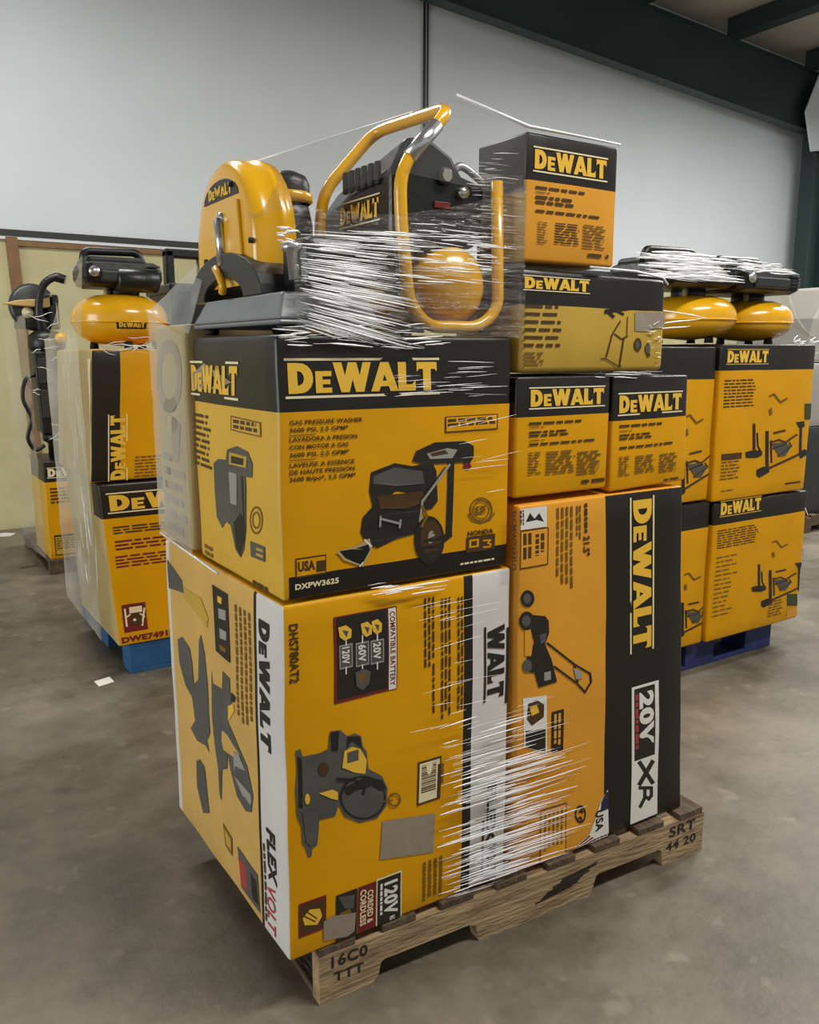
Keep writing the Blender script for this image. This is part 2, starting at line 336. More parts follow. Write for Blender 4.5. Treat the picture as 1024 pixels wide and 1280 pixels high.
class Print:
    def __init__(s, box, face, name, zoom=None, base=0):
        s.b = box; s.face = face; s.name = name; s.mb = MB(); s.zoom = zoom or (lambda x,y:(x,y)); s.k = base
    def P(s, p): return s.b.unpx(s.face, *s.zoom(*p))
    def put(s, pts, tris, m):
        s.k += 1; o = .0014+.0001*s.k
        s.mb.add([s.b.pt(s.face, a, b, o) for a,b in pts], tris, m)
        return s
    def polym(s, pts, m):
        # clamp inside face so print never leaves the carton
        W = s.b.L[1] if s.face in 'LR' else s.b.L[0]; Hh = s.b.L[2] if s.face != 'T' else s.b.L[1]
        pts = [(min(max(a,.004),W-.004), min(max(b,.004),Hh-.004)) for a,b in pts]
        if len(pts) == 4 and max(abs(pts[0][0]-pts[2][0]), abs(pts[0][1]-pts[2][1])) > .03:
            N = 8; A,B,C,D = [Vector(q) for q in pts]
            g = [((A*(1-i/N)+B*(i/N))*(1-j/N)+(D*(1-i/N)+C*(i/N))*(j/N)).to_tuple() for j in range(N+1) for i in range(N+1)]
            return s.put(g, [[j*(N+1)+i, j*(N+1)+i+1, (j+1)*(N+1)+i+1, (j+1)*(N+1)+i] for j in range(N) for i in range(N)], m)
        tri = [list(t) for t in tessellate_polygon([[Vector((a,b,0)) for a,b in pts]])]
        return s.put(pts, tri, m)
    def poly(s, pts, m): return s.polym([s.P(p) for p in pts], m)
    def rect(s, x0,y0,x1,y1, m): return s.poly([(x0,y0),(x1,y0),(x1,y1),(x0,y1)], m)
    def arect(s, x0,y0,x1,y1, m):                           # axis-aligned on the face, from two pixel corners
        a, b = s.P((x0,y0)), s.P((x1,y1)); return s.polym(R4(min(a[0],b[0]),min(a[1],b[1]),max(a[0],b[0]),max(a[1],b[1])), m)
    def ell(s, cx,cy,rx,ry, m, n=20): return s.poly([(cx+rx*math.cos(2*math.pi*i/n), cy+ry*math.sin(2*math.pi*i/n)) for i in range(n)], m)
    def ring(s, cx,cy,rx,ry,t, m, n=24):
        pts = []; tr = []
        for i in range(n):
            q = 2*math.pi*i/n
            for k in (1,1-t): pts.append(s.P((cx+rx*k*math.cos(q), cy+ry*k*math.sin(q))))
        for i in range(n): j = (i+1)%n; tr.append([2*i,2*j,2*j+1,2*i+1])
        return s.put(pts, tr, m)
    def line(s, pts, wd, m):
        for p, q in zip(pts, pts[1:]):
            dx, dy = q[0]-p[0], q[1]-p[1]; l = math.hypot(dx,dy) or 1; ex, ey = dx/l*wd*.4, dy/l*wd*.4; nx, ny = -dy/l*wd/2, dx/l*wd/2
            s.poly([(p[0]-ex+nx,p[1]-ey+ny),(q[0]+ex+nx,q[1]+ey+ny),(q[0]+ex-nx,q[1]+ey-ny),(p[0]-ex-nx,p[1]-ey-ny)], m); s.k -= 1
        s.k += 1; return s
    def frame(s, p0, p1, p2, snap=True):
        A, B, C = s.P(p0), s.P(p1), s.P(p2); S = (B[0]-A[0], B[1]-A[1]); T = (C[0]-A[0], C[1]-A[1])
        if snap:
            if abs(S[0]) > abs(S[1]): S = (S[0],0); T = (0,T[1])
            else: S = (0,S[1]); T = (T[0],0)
        return A, S, T
    def text(s, t, p0, p1, p2, m, bold=.02):
        bold += .012
        A, S, T = s.frame(p0,p1,p2); vs, fs = glyphs(t, bold)
        return s.put([(A[0]+S[0]*x+T[0]*y, A[1]+S[1]*x+T[1]*y) for x,y in vs], fs, m)
    def logo(s, p0, p1, p2, m=None, lines=None, word='DeWALT', shadow=None):
        m = m or logoY; A, S, T = s.frame(p0,p1,p2); g = lambda x,y,dx=0,dy=0: (A[0]+S[0]*(x+dx)+T[0]*(y+dy), A[1]+S[1]*(x+dx)+T[1]*(y+dy))
        if shadow:
            for q in logo_polys(word): s.put([g(x,y,.012,-.04) for x,y in q], [list(range(len(q)))], shadow); s.k -= 1
            s.k += 1
        for q in logo_polys(word):
            tri = [list(t) for t in tessellate_polygon([[Vector((x,y,0)) for x,y in q]])]; s.put([g(x,y) for x,y in q], tri, m); s.k -= 1
        s.k += 1
        if lines:
            for y0,y1 in ((1.07,1.15),(-.16,-.08)): s.put([g(x,y) for x,y in R4(-.02,y0,1.02,y1)], [[0,1,2,3]], lines)
        return s
    def greek(s, p0, p1, p2, n, m, fill=.5, seed=1, words=5, ragged=.4):
        # n rows of unreadable small print: rows run p0->p1, stack p0->p2
        rn = random.Random(seed); A, S, T = s.frame(p0,p1,p2)
        for i in range(n):
            t0 = (i+.5-fill/2)/n; t1 = (i+.5+fill/2)/n; x = 0; end = 1-rn.random()*ragged
            while x < end-.03:
                w_ = min((.5+rn.random())/words, end-x)
                s.put([(A[0]+S[0]*u+T[0]*v, A[1]+S[1]*u+T[1]*v) for u,v in R4(x,t0,x+w_,t1)], [[0,1,2,3]], m); s.k -= 1
                x += w_+.22/words
        s.k += 1; return s
    def bars(s, p0, p1, p2, n, m, seed=3):
        rn = random.Random(seed); A, S, T = s.frame(p0,p1,p2); x = 0
        while x < .97:
            w_ = rn.choice((.02,.03,.05)); s.put([(A[0]+S[0]*u+T[0]*v, A[1]+S[1]*u+T[1]*v) for u,v in R4(x,0,min(x+w_,1),1)], [[0,1,2,3]], m); s.k -= 1; x += w_+rn.choice((.015,.025,.03))
        s.k += 1; return s
    def build(s, label=None):
        o = s.mb.build(s.name, s.b.root, recalc=False)
        if label: o['label'] = label
        if s.name in ('print_lines','text_frame','headline'): o['kind'] = 'stuff'
        return o
def Z(x0, y0, k): return lambda x, y: (x0+x/k, y0+y/k)
# ================================================================== SETTING
WY = 7.58
def struct(name, mb, bevel=0): return tag(mb.build(name, bevel=bevel), kind='structure')
m = MB(); m.box((-9,-7,-.1),(13,WY+.1,0), floor_mat()); struct('floor', m)
m = MB(); m.box((-9,WY,2.35),(12.2,WY+.1,6.9), whtw); struct('wall_back', m)
m = MB(); m.box((-9,WY-.02,0),(12.2,WY+.1,2.35), creamw); struct('wall_back_lower', m)
m = MB(); m.box((12.0,2,0),(12.1,WY,6), whtw); struct('wall_right', m)
rz = lambda x: 5.67-.053*x
def slab(mb, x0,x1,y0,y1,zf,t,mt):
    mb.prism([(x0,zf(x0)),(x1,zf(x1)),(x1,zf(x1)+t),(x0,zf(x0)+t)], lambda a,b: Vector((a,y0,b)), lambda a,b: Vector((a,y1,b)), mt)
m = MB(); slab(m, -9, 12.2, -7, WY+.1, lambda x: rz(x)+.215, .08, roofm); struct('ceiling', m)
# rafter, column, purlins of the steel frame
bz = lambda x: 5.075-.0662*x
def bar(x0,x1,f0,f1,y0,y1,mt):
    mm = MB(); mm.prism([(x0,f0(x0)),(x1,f0(x1)),(x1,f1(x1)),(x0,f1(x0))], lambda a,b: Vector((a,y0,b)), lambda a,b: Vector((a,y1,b)), mt); return mm
bm_ = tag(empty('roof_beam',(0,7.3,4.5)), kind='structure')
bar(-9,11.7,bz,rz,7.31,7.33,green).build('web', bm_)
bar(-9,11.7,lambda x: bz(x)-.012,bz,7.24,7.40,green).build('lower_flange', bm_)
bar(-9,11.7,lambda x: rz(x)-.012,rz,7.24,7.40,green).build('upper_flange', bm_)
cl_ = tag(empty('steel_column',(11.3,7.3,0)), kind='structure')
for a,b,nm in ((11.09,11.11,'flange'),(11.45,11.47,'flange')):
    m = MB(); m.box((a,7.20,0),(b,7.40,4.35), green); m.build(nm, cl_)
m = MB(); m.box((11.11,7.29,0),(11.45,7.31,4.35), green); m.build('web', cl_)
m = MB(); m.prism([(10.763,4.533),(10.957,4.062),(11.10,4.09),(11.8,4.15),(11.8,5.02),(11.023,5.05)], lambda a,b: Vector((a,7.17,b)), lambda a,b: Vector((a,7.20,b)), whtw); tag(m.build('wall_right_liner', bevel=.02), kind='structure')
for i in range(12):
    x = 10.93-1.6*i
    m = MB(); m.box((x-.10,-7,rz(x)),(x+.10,WY-.3,rz(x)+.21), greend)
    o = m.build('purlin'); tag(o, 'dark green steel purlin running under the roof lining', 'beam', 'roof purlins', kind='structure')
m = MB(); m.tube([(5.03,WY-.02,2.36),(5.03,WY-.02,5.6)], .012, darkt, 8); m.tube([(5.075,WY-.015,2.36),(5.075,WY-.015,5.6)], .008, darkt, 8)
tag(m.build('trim_1'), kind='structure')
m = MB(); m.box((-9,WY-.05,2.335),(12,WY,2.385), darkt); tag(m.build('trim_2'), kind='structure')
m = MB(); m.box((1.16,WY-.045,2.265),(4.4,WY-.02,2.305), brownt); tag(m.build('trim_3'), kind='structure')
m = MB(); m.box((-9,WY-.045,2.31),(12,WY-.02,2.335), whtw); tag(m.build('trim_5'), kind='structure')
m = MB(); m.prism([(1.075,2.33),(1.16,2.33),(1.22,.6),(1.135,.6)], lambda a,b: Vector((a,WY-.05,b)), lambda a,b: Vector((a,WY-.02,b)), brownt); tag(m.build('trim_4'), kind='structure')
# ================================================================== PALLETS
def lettered(root, mat_, face_y, txts):
    for (t, x0, x1, z0, zt) in txts:
        vs, fs = glyphs(t, .02); mb = MB(); mb.add([(x0+(x1-x0)*a, face_y, z0+(zt-z0)*b) for a,b in vs], fs, mat_); mb.build('stamp', root, recalc=False)
def stringer_pallet(loc, rot, label, L=1.219, D=1.016, H=.14, woodm=wood, deckm=woodd, name='wooden_pallet', stamps=True, group=None):
    # built at the origin, long side along +X, then turned
    root = empty(name, (0,0,0), label, 'pallet', group)
    hs = H-.036
    prof = [(0,0),(.13,0),(.148,.02),(.155,.050),(.165,.055),(.40,.055),(.42,.045),(.43,0),(L-.43,0),(L-.42,.02),(L-.41,.050),(L-.40,.055),(L-.175,.055),(L-.165,.045),(L-.16,0),(L,0),(L,H-.018),(0,H-.018)]
    for y in (0, D/2-.019, D-.038):
        mb = MB(); mb.prism(prof, lambda a,b: Vector((a,y,b)), lambda a,b: Vector((a,y+.038,b)), woodm); mb.build('stringer', root)
    n = 8
    for i in range(n):
        x = i*(L-.10)/(n-1); mb = MB(); mb.box((x, random.uniform(-.002,.003), H-.018),(x+.095+random.uniform(-.006,.004), D, H), deckm, .002); mb.build('deck_board', root)
    for i in range(4):
        x = (0, .46, .66, L-.1)[i]
        for (ya, yb) in ((.040, D/2-.021), (D/2+.021, D-.040)):
            mb = MB(); mb.box((x, ya, 0),(x+.09, yb, .016), deckm, .002); mb.build('bottom_board', root)
    if stamps:
        lettered(root, ink, -.0012, [('16C0',.03,.12,.085,.112),('TTT',.035,.11,.048,.07),('SRT',L-.14,L-.035,.082,.112),('44 20',L-.15,L-.03,.04,.066)])
        mb = MB()
        for k in range(8):
            u0, z0 = .60+.013*k+random.uniform(-.008,.008), .047+.0058*k
            mb.add([(u0,-.0012,z0-.008),(u0+.125,-.0012,z0+.004),(u0+.122,-.0012,z0+.0075),(u0+.002,-.0012,z0-.004)], [[0,1,2,3]], ink)
        mb.build('marker_scribble', root, recalc=False)
    root.location = loc; root.rotation_euler.z = rot; return root
PA, PB = onz(400,1258,0), onz(877,1062,0)
stringer_pallet(PA, math.atan2(PB.y-PA.y, PB.x-PA.x), 'worn wooden pallet with stamped stringers under the big wrapped stack')
def block_pallet(x0,x1,y0,y1,label,m1,H=.14,name='painted_pallet'):
    root = empty(name, ((x0+x1)/2,(y0+y1)/2,0), label, 'pallet')
    for fx in (0,.5,1):
        for fy in (0,.5,1):
            a = x0+(x1-x0-.2)*fx; b = y0+(y1-y0-.14)*fy; mb = MB(); mb.box((a,b,.018),(a+.2,b+.14,H-.02), m1, .003); mb.build('block', root)
    for k in range(7):
        a = y0+(y1-y0-.12)*k/6; mb = MB(); mb.box((x0,a,H-.02),(x1,a+.12,H), m1, .002); mb.build('deck_board', root)
    for fy in (0,.5,1):
        b = y0+(y1-y0-.14)*fy; mb = MB(); mb.box((x0,b,0),(x1,b+.14,.018), m1, .002); mb.build('bottom_board', root)
    return root
# ================================================================== MAIN STACK
YF = 1.497
# --- big flexible-voltage saw carton, bottom left
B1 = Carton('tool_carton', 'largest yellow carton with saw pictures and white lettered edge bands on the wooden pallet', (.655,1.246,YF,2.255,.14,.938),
  [yel, wht, blk, mat('yellow_carton_film_haze', rgb(214,172,92), .4, var=.14, vscale=6, bump=.15, bscale=8)], lambda f,a,b: (2 if .452<a<.478 else 1 if a>=.478 else 0) if f=='F' else ((1 if a>.628 or a<.035 else 2 if a>.614 else 3) if f=='L' else (1 if f in 'R' else 0)),  # left face: film haze and side light mixed into the yellow
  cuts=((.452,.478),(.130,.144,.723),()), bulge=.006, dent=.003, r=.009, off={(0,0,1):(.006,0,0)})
p = Print(B1,'F','model_number',Z(340,720,3.2)); p.text('DHS780AT2',(68,195),(68,432),(102,195),brn).build()
p = Print(B1,'F','battery_panel',Z(340,720,3.2))
p.arect(245,165,500,450,redi).arect(255,168,462,448,ink).arect(464,130,496,448,paper)
p.text('COMPATIBLE BATTERY',(470,142),(470,440),(490,142),redi)
for t,x,y in (('120V',268,278),('60V',333,268),('20V',392,258)):
    p.arect(x,y,x+54,y+84,gry2).arect(x+4,y+5,x+50,y+79,gry).text(t,(x+12,y+8),(x+12,y+76),(x+40,y+8),paper)
    p.line([(x+27,y-2),(x+27,y-32)],5,paper).line([(x+27,y+86),(x+27,y+112)],5,paper)
for a,b,c in ((262,205,26),(352,190,22),(395,180,20)): p.poly([(a,b),(a+c*1.2,b-10),(a+c*2.1,b+8),(a+c*2,b+40),(a+c,b+52),(a+6,b+38)],logoY).poly([(a+c*.6,b+10),(a+c*1.6,b+14),(a+c*1.3,b+40)],gry)
p.poly([(330,385),(362,368),(392,380),(385,430),(360,455),(335,440)],gry).poly([(340,395),(372,385),(375,415),(350,425)],brn2).build()
p = Print(B1,'F','print_lines',Z(340,720,3.2))
p.greek((604,90),(604,370),(652,90),3,brn,.5,1,9,.1).greek((640,350),(640,580),(652,350),1,brn,.6,2,7,.1)
p.greek((672,90),(672,590),(716,90),3,brn,.5,3,14,.15).greek((738,85),(738,560),(766,85),2,brn,.5,4,14,.1).build()
p = Print(B1,'F','barcode',Z(340,720,3.2)); p.arect(583,745,672,888,brn).arect(590,752,666,882,cream).bars((598,760),(598,874),(656,760),0,brn); p.arect(662,752,666,882,brn); p.greek((676,750),(676,832),(688,750),1,brn2,.7,5,6,.1).build()
p = Print(B1,'F','saw_picture',Z(340,720,3.2))
p.poly([(93,700),(112,690),(122,722),(190,708),(226,690),(228,640),(234,620),(272,615),(300,640),(330,628),(356,640),(362,680),(378,700),(385,770),(440,800),(462,850),(456,920),(420,968),(350,986),(290,962),(266,915),(252,960),(188,975),(186,1020),(180,1075),(160,1090),(158,1120),(145,1125),(132,1085),(120,1070),(116,1000),(98,960),(92,860),(98,780)],gry)
p.poly([(100,720),(118,730),(122,930),(104,925)],ink).poly([(232,625),(268,620),(262,700),(236,700)],ink).poly([(300,640),(350,640),(360,690),(320,660),(296,690)],ink)
p.poly([(288,700),(318,682),(352,690),(378,735),(372,790),(330,785),(280,765)],logoY).arect(300,705,345,735,gry).ell(362,885,92,88,ink).ell(362,885,84,80,gry).poly([(372,800),(440,815),(455,850),(430,860),(380,830),(330,860),(300,880),(280,850)],ink)
p.poly([(186,868),(240,852),(262,862),(262,895),(240,890)],logoY).line([(262,812),(330,815),(370,840),(362,870)],12,ink).ell(205,770,20,26,brn).ell(140,890,10,22,logoY).ring(488,893,26,28,.25,brn2).line([(440,900),(480,895)],6,brn2).poly([(120,940),(180,930),(178,1060),(150,1078),(135,1060)],gry).build()
p = Print(B1,'F','grey_tape_patch',Z(340,960,3.2)); p.poly([(440,212),(652,180),(645,335),(430,366)],tape).build()
p = Print(B1,'F','grey_tape_patch',Z(340,960,3.2),base=10); p.poly([(205,612),(240,590),(335,575),(328,650),(300,672),(205,688)],tape).build()
p = Print(B1,'F','hand_icon',Z(340,960,3.2)); p.arect(106,545,216,638,redi).arect(114,553,208,630,brn).poly([(122,600),(150,565),(190,560),(200,590),(180,625),(130,628)],logoY).line([(140,575),(178,600)],6,brn).line([(130,592),(170,612)],6,brn).build()
p = Print(B1,'F','photo_panel',Z(340,960,3.2)); p.arect(256,510,338,665,ink).poly([(264,515),(330,505),(325,560),(290,560)],gry).poly([(270,580),(310,560),(330,600),(300,620)],brn2).build()
p = Print(B1,'F','corded_cordless_panel',Z(340,960,3.2)); p.arect(345,478,412,642,redi).text('CORDED &',(383,490),(383,620),(404,490),cream).text('CORDLESS',(354,490),(354,632),(376,490),cream).build()
p = Print(B1,'F','voltage_panel',Z(340,960,3.2)); p.arect(418,445,517,615,cream).arect(422,450,513,611,ink).text('120V',(452,458),(452,590),(500,458),paper,.03).text('MAX',(470,592),(470,608),(490,592),paper).greek((428,465),(428,600),(446,465),1,paper,.5,6,7,.1).build()
p = Print(B1,'F','print_lines',Z(340,960,3.2)); p.greek((598,380),(598,540),(686,380),4,brn2,.5,7,8,.1).build()
p = Print(B1,'F','logo',Z(340,720,3.2)); p.logo((862,205),(862,495),(930,205),ink,None,'WALT').arect(848,205,853,505,ink).arect(938,205,942,505,ink).build()
p = Print(B1,'F','series_name',Z(340,720,3.2)); p.text('FLEX',(862,835),(862,1075),(896,835),ink,.03).greek((838,980),(838,1190),(852,980),1,brn,.7,8,6,.05).text('VOLT',(862,1080),(862,1190),(896,1080),ink,.0).build()
# left face of B1
q1, q2 = Z(200,660,6.4), Z(200,820,6.4)
p = Print(B1,'L','logo',q1); p.logo((792,720),(832,1755),(878,780),ink,None).build()
p = Print(B1,'L','series_name',Z(190,940,4.265)); p.text('FLEX',(613,400),(613,665),(654,420),ink,.03).text('VOLT',(616,690),(650,972),(660,740),redb,.0).greek((592,480),(592,880),(604,490),1,brn,.7,9,9,.05).build()
p = Print(B1,'L','saw_picture',q2)
p.poly([(415,100),(425,220),(500,265),(505,120),(560,180),(565,300),(610,330),(560,400),(545,520),(600,650),(700,880),(750,1120),(735,1250),(690,1240),(620,1120),(570,920),(545,780),(540,900),(500,910),(495,1160),(480,1100),(470,900),(440,700),(420,480)],gry)
p.poly([(590,760),(640,800),(700,960),(735,1150),(720,1225),(660,1120),(600,960)],gry2).poly([(575,290),(610,330),(600,370),(570,360)],ink).poly([(550,400),(590,380),(600,440),(550,520)],logoY).build()
p = Print(B1,'L','saw_picture',q1)
p.poly([(145,890),(180,870),(240,960),(260,1080),(275,1250),(310,1210),(315,900),(330,850),(360,1000),(385,1250),(395,1500),(405,1640),(380,1700),(400,1800),(370,1740),(300,1700),(250,1600),(285,1540),(260,1350),(210,1260),(160,1080)],gry)
p.poly([(295,1860),(320,1850),(360,1910),(380,2100),(400,2280),(350,2280),(300,2060)],gry).build()
p = Print(B1,'L','battery_panel',q1); p.poly([(420,450),(545,530),(565,1080),(450,980)],ink).poly([(470,640),(530,660),(530,740),(475,720)],gry2).poly([(480,800),(535,830),(535,900),(485,880)],gry2).poly([(465,540),(500,560),(495,610),(465,590)],logoY).poly([(480,930),(530,960),(530,1000),(485,970)],brn2).build()
p = Print(B1,'L','print_lines',q1); p.greek((590,600),(590,1500),(735,700),4,brn2,.45,12,18,.1).build()
p = Print(B1,'L','voltage_panel',Z(190,940,4.265)); p.poly([(458,500),(565,655),(580,860),(480,720)],gry).poly([(462,560),(500,610),(510,745),(482,700)],redb).poly([(528,640),(560,690),(572,820),(540,780)],ink).build()
p = Print(B1,'L','photo_panel',q1); p.poly([(60,250),(180,420),(190,520),(75,480)],gry).poly([(190,470),(330,560),(390,720),(380,800),(200,560)],oliv).build()
p = Print(B1,'L','caution_triangle',Z(190,940,4.265)); p.poly([(380,375),(430,460),(432,555),(395,500)],brn2).poly([(388,405),(422,465),(424,525),(400,490)],oliv).build()
# --- amber lawn mower carton
B2 = Carton('tool_carton','tall amber mower carton with wide black band beside the largest yellow carton',(1.269,1.845,1.482,2.0,.14,1.085),
  [oran, blk, brn], lambda f,a,b: (1 if a>.284 else 0) if f=='F' else (1 if f=='R' else 0), cuts=((.284,),(),()),
  off={(0,0,1):(-.018,0,0),(1,0,0):(.035,-.012,0),(1,0,1):(-.030,.0,0)}, bulge=.005, dent=.003, seed=2)
a2, a3 = Z(580,600,3.4133), Z(580,840,3.2)
p = Print(B2,'F','logo',a2); p.logo((720,88),(722,728),(800,88),logoY,cream).build()
p = Print(B2,'F','model_number',a2); p.text('DCMWP233U2',(204,135),(204,388),(221,135),brn).build()
p = Print(B2,'F','badge_panel',a2); p.arect(232,125,352,198,paper).poly([(262,180),(280,140),(300,165),(320,140),(340,178),(310,170)],ink).greek((238,130),(238,194),(256,130),2,ink,.6,3,4,.1).build()
p = Print(B2,'F','badge_panel',a2); p.arect(238,218,358,360,brn).arect(243,222,353,356,oran).greek((300,232),(300,330),(345,232),2,brn,.7,4,4,.2).greek((248,230),(248,350),(290,230),2,brn,.7,5,3,.1).build()
p = Print(B2,'F','print_lines',a2); p.greek((390,120),(390,480),(468,120),4,brn2,.5,6,10,.25).greek((476,110),(476,290),(500,110),2,brn2,.6,6,6,.3).greek((510,100),(510,230),(528,100),1,brn,.7,7,5,.1).text('21.5"',(510,240),(510,325),(534,240),brn,.03).build()
p = Print(B2,'F','mower_picture',a2)
p.line([(355,695),(470,785),(538,825),(542,860),(515,905)],8,ink).line([(385,795),(480,865),(512,900)],8,ink).line([(470,790),(485,860)],7,ink).poly([(465,800),(500,815),(505,845),(478,850)],gry2)
p.poly([(292,575),(345,580),(360,600),(362,650),(345,700),(372,765),(396,860),(318,884),(300,822),(262,818),(250,785),(275,745),(300,690),(285,640)],ink).poly([(258,640),(282,635),(292,700),(285,750),(258,750)],oran).ell(270,505,29,36,ink).ell(268,505,16,22,gry).ell(266,600,32,40,ink).ell(264,600,18,24,gry).ell(268,792,20,28,gry).poly([(320,660),(350,650),(345,690),(325,700)],gry).arect(340,820,368,850,gry2).build()
p = Print(B2,'F','battery_photo',a3); p.poly([(235,105),(330,92),(330,325),(240,300)],paper).poly([(255,125),(290,110),(320,130),(318,180),(270,215),(250,190)],brn).poly([(245,235),(325,225),(325,320),(245,300)],ink).poly([(262,140),(290,130),(300,160),(270,175)],logoY).build()
p = Print(B2,'F','battery_text',a3); p.arect(350,160,396,310,ink).greek((356,170),(356,300),(390,170),2,oran,.6,8,5,.1).build()
p = Print(B2,'F','voltage_panel',a3); p.arect(670,62,772,565,paper).arect(680,70,762,328,ink).text('20V',(704,82),(704,300),(754,82),paper,.04).greek((684,90),(684,320),(696,90),1,redb,.9,9,8,.02)
p.line([(702,362),(752,440)],17,ink).line([(752,358),(702,446)],17,ink).line([(702,462),(748,462),(748,492),(738,506),(722,496),(722,464)],13,ink).line([(724,496),(704,536)],13,ink).build()
p = Print(B2,'F','recycling_icon',a3); p.ring(465,568,22,36,.25,ink).poly([(455,560),(470,545),(478,565)],ink).poly([(452,585),(466,575),(475,592)],ink).build()
p = Print(B2,'F','flag_badge',a3); p.poly([(568,478),(574,470),(578,640),(572,690),(436,735),(500,650),(520,600),(545,520)],paper).poly([(568,478),(576,480),(577,545),(545,560),(548,520)],mat('navy_ink',rgb(36,38,64),.5)).text('USA',(528,556),(528,640),(556,556),ink,.03)
for k in range(4): p.poly([(438+k*14,732-k*4),(500+k*12,652+k*6),(506+k*12,656+k*6),(446+k*14,730-k*4)],redi)
p.greek((530,660),(576,660),(530,680),2,ink,.5,4,3,.1).build()
p = Print(B2,'F','text_frame',a3); p.arect(305,555,408,735,brn2).arect(310,560,403,730,oran).greek((316,570),(316,722),(398,570),5,brn2,.5,3,7,.1).build()
# --- pressure washer carton
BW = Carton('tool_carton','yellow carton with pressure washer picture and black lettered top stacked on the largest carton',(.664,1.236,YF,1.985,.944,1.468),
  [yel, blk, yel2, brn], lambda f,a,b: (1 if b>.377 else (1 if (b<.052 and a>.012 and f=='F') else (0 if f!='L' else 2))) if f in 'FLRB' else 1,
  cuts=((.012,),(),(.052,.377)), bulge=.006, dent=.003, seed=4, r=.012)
w5, w4 = Z(340,420,3.2), Z(190,370,3.283)
p = Print(BW,'F','logo',w5); p.logo((66,232),(660,225),(66,108),logoY,cream).build()
p = Print(BW,'F','headline',w5)
for t,x1,y in (('GAS PRESSURE WASHER',362,356),('3600 PSI, 2.5 GPM*',305,386),('LAVADORA A PRESION',340,424),('CON MOTOR A GAS',305,455),('3600 PSI, 2.5 GPM*',308,486),('LAVEUSE A ESSENCE',330,527),('DE HAUTE PRESSION',330,556),('3600 lb/po*, 2,5 GPM*',335,584)):
    p.text(t,(70,y),(x1,y-.06*(x1-70)),(70,y-17),brn,.012); p.k -= 1
for y in (399,498): p.line([(70,y),(172,y-6)],3,brn)
p.build()
p = Print(BW,'F','washer_picture',w5)
p.poly([(395,545),(490,508),(560,520),(640,505),(657,540),(662,660),(640,690),(600,700),(575,790),(500,810),(420,848),(372,825),(353,785),(362,725),(402,680),(388,620)],ink).poly([(405,560),(490,525),(600,540),(610,590),(500,600),(405,590)],gry).poly([(420,640),(600,620),(620,660),(540,690),(430,690)],brn)
p.poly([(560,500),(575,460),(650,425),(770,420),(806,440),(806,482),(785,520),(760,505),(640,512),(600,512)],ink).poly([(618,470),(700,448),(740,455),(720,488),(630,492)],gry2).poly([(630,470),(690,455),(705,470),(640,482)],brn).ell(780,520,16,12,redi)
p.line([(716,505),(706,795),(690,808)],24,ink).line([(708,515),(600,660),(590,740)],9,gry2).line([(690,525),(590,660)],5,ink).ell(628,815,60,96,ink).ell(634,810,42,74,brn).ell(636,808,14,30,gry2).line([(432,730),(512,750)],9,gry2).line([(432,722),(430,760)],8,gry2).line([(512,736),(508,764)],8,gry2).line([(600,680),(618,720),(596,760)],10,brn2).build()
p = Print(BW,'F','torn_hole',w5,base=8); p.poly([(256,862),(330,840),(388,808),(400,850),(365,922),(330,912),(285,896)],tan).poly([(268,860),(330,850),(384,832),(390,855),(358,914),(330,905),(292,888)],mat('hole_shade',rgb(8,8,8),.9)).line([(370,815),(395,840)],8,paper).line([(350,920),(362,905)],5,paper).build()  # flat black patch paints the shade inside the hole
p = Print(BW,'F','series_badge',w5); p.arect(692,322,902,372,brn).arect(697,326,897,368,yel).greek((702,330),(892,330),(702,366),2,brn,.7,3,6,.05).build()
p = Print(BW,'F','round_badge',w5); p.ring(836,695,46,50,.12,brn2).ring(836,695,34,38,.12,brn2).greek((812,680),(862,678),(812,716),3,brn2,.6,4,2,.2).line([(785,712),(800,735),(836,745),(870,733),(888,708)],6,brn2).build()
p = Print(BW,'F','engine_badge',w5); p.text('HONDA',(782,800),(884,792),(782,782),brn,.03).arect(777,805,890,850,brn).arect(788,815,826,842,yel).arect(796,821,818,836,brn).line([(845,818),(872,815),(862,828),(874,832),(870,842),(845,844)],6,yel).build()
p = Print(BW,'F','flag_badge',w5); p.arect(93,890,216,950,brn).arect(98,896,212,944,yel).text('USA',(102,942),(172,938),(102,906),brn,.05)
for k in range(4): p.arect(176,900+k*11,212,905+k*11,brn)
p.build()
p = Print(BW,'F','model_number',w5); p.text('DXPW3625',(92,1015),(266,1002),(92,994),cream,.03).build()
p = Print(BW,'F','print_lines',w5); p.greek((752,920),(888,900),(752,905),1,cream,.5,4,7,.02).build()
p = Print(BW,'L','logo',w4); p.logo((166,388),(352,398),(166,282),logoY,cream).poly([(170,320),(215,275),(330,355),(260,380),(175,385)],tape).build()
p = Print(BW,'L','headline',w4); p.greek((172,472),(240,478),(172,690),9,brn,.5,5,2,.2).build()
p = Print(BW,'L','series_badge',w4); p.poly([(325,490),(448,518),(450,580),(325,550)],brn2).poly([(330,497),(444,523),(446,573),(330,545)],yel2).greek((335,502),(440,520),(335,545),2,brn,.7,6,5,.1).build()
p = Print(BW,'L','washer_picture',w4)
p.poly([(255,685),(275,668),(305,672),(310,630),(350,616),(395,640),(415,690),(412,745),(385,742),(388,800),(388,960),(380,1040),(366,1074),(345,1040),(325,940),(305,925),(290,952),(268,905),(260,800)],gry).poly([(320,640),(392,660),(388,706),(318,690)],oliv).poly([(328,655),(380,668),(376,695),(326,684)],ink).poly([(318,720),(350,730),(350,860),(325,850)],gry2).poly([(338,930),(365,890),(384,920),(384,1000),(366,1066),(348,1030)],ink).line([(372,740),(382,960)],6,ink).build()
p = Print(BW,'L','round_badge',w4); p.ring(430,920,26,58,.14,brn2).ring(430,920,16,36,.2,brn2).build()
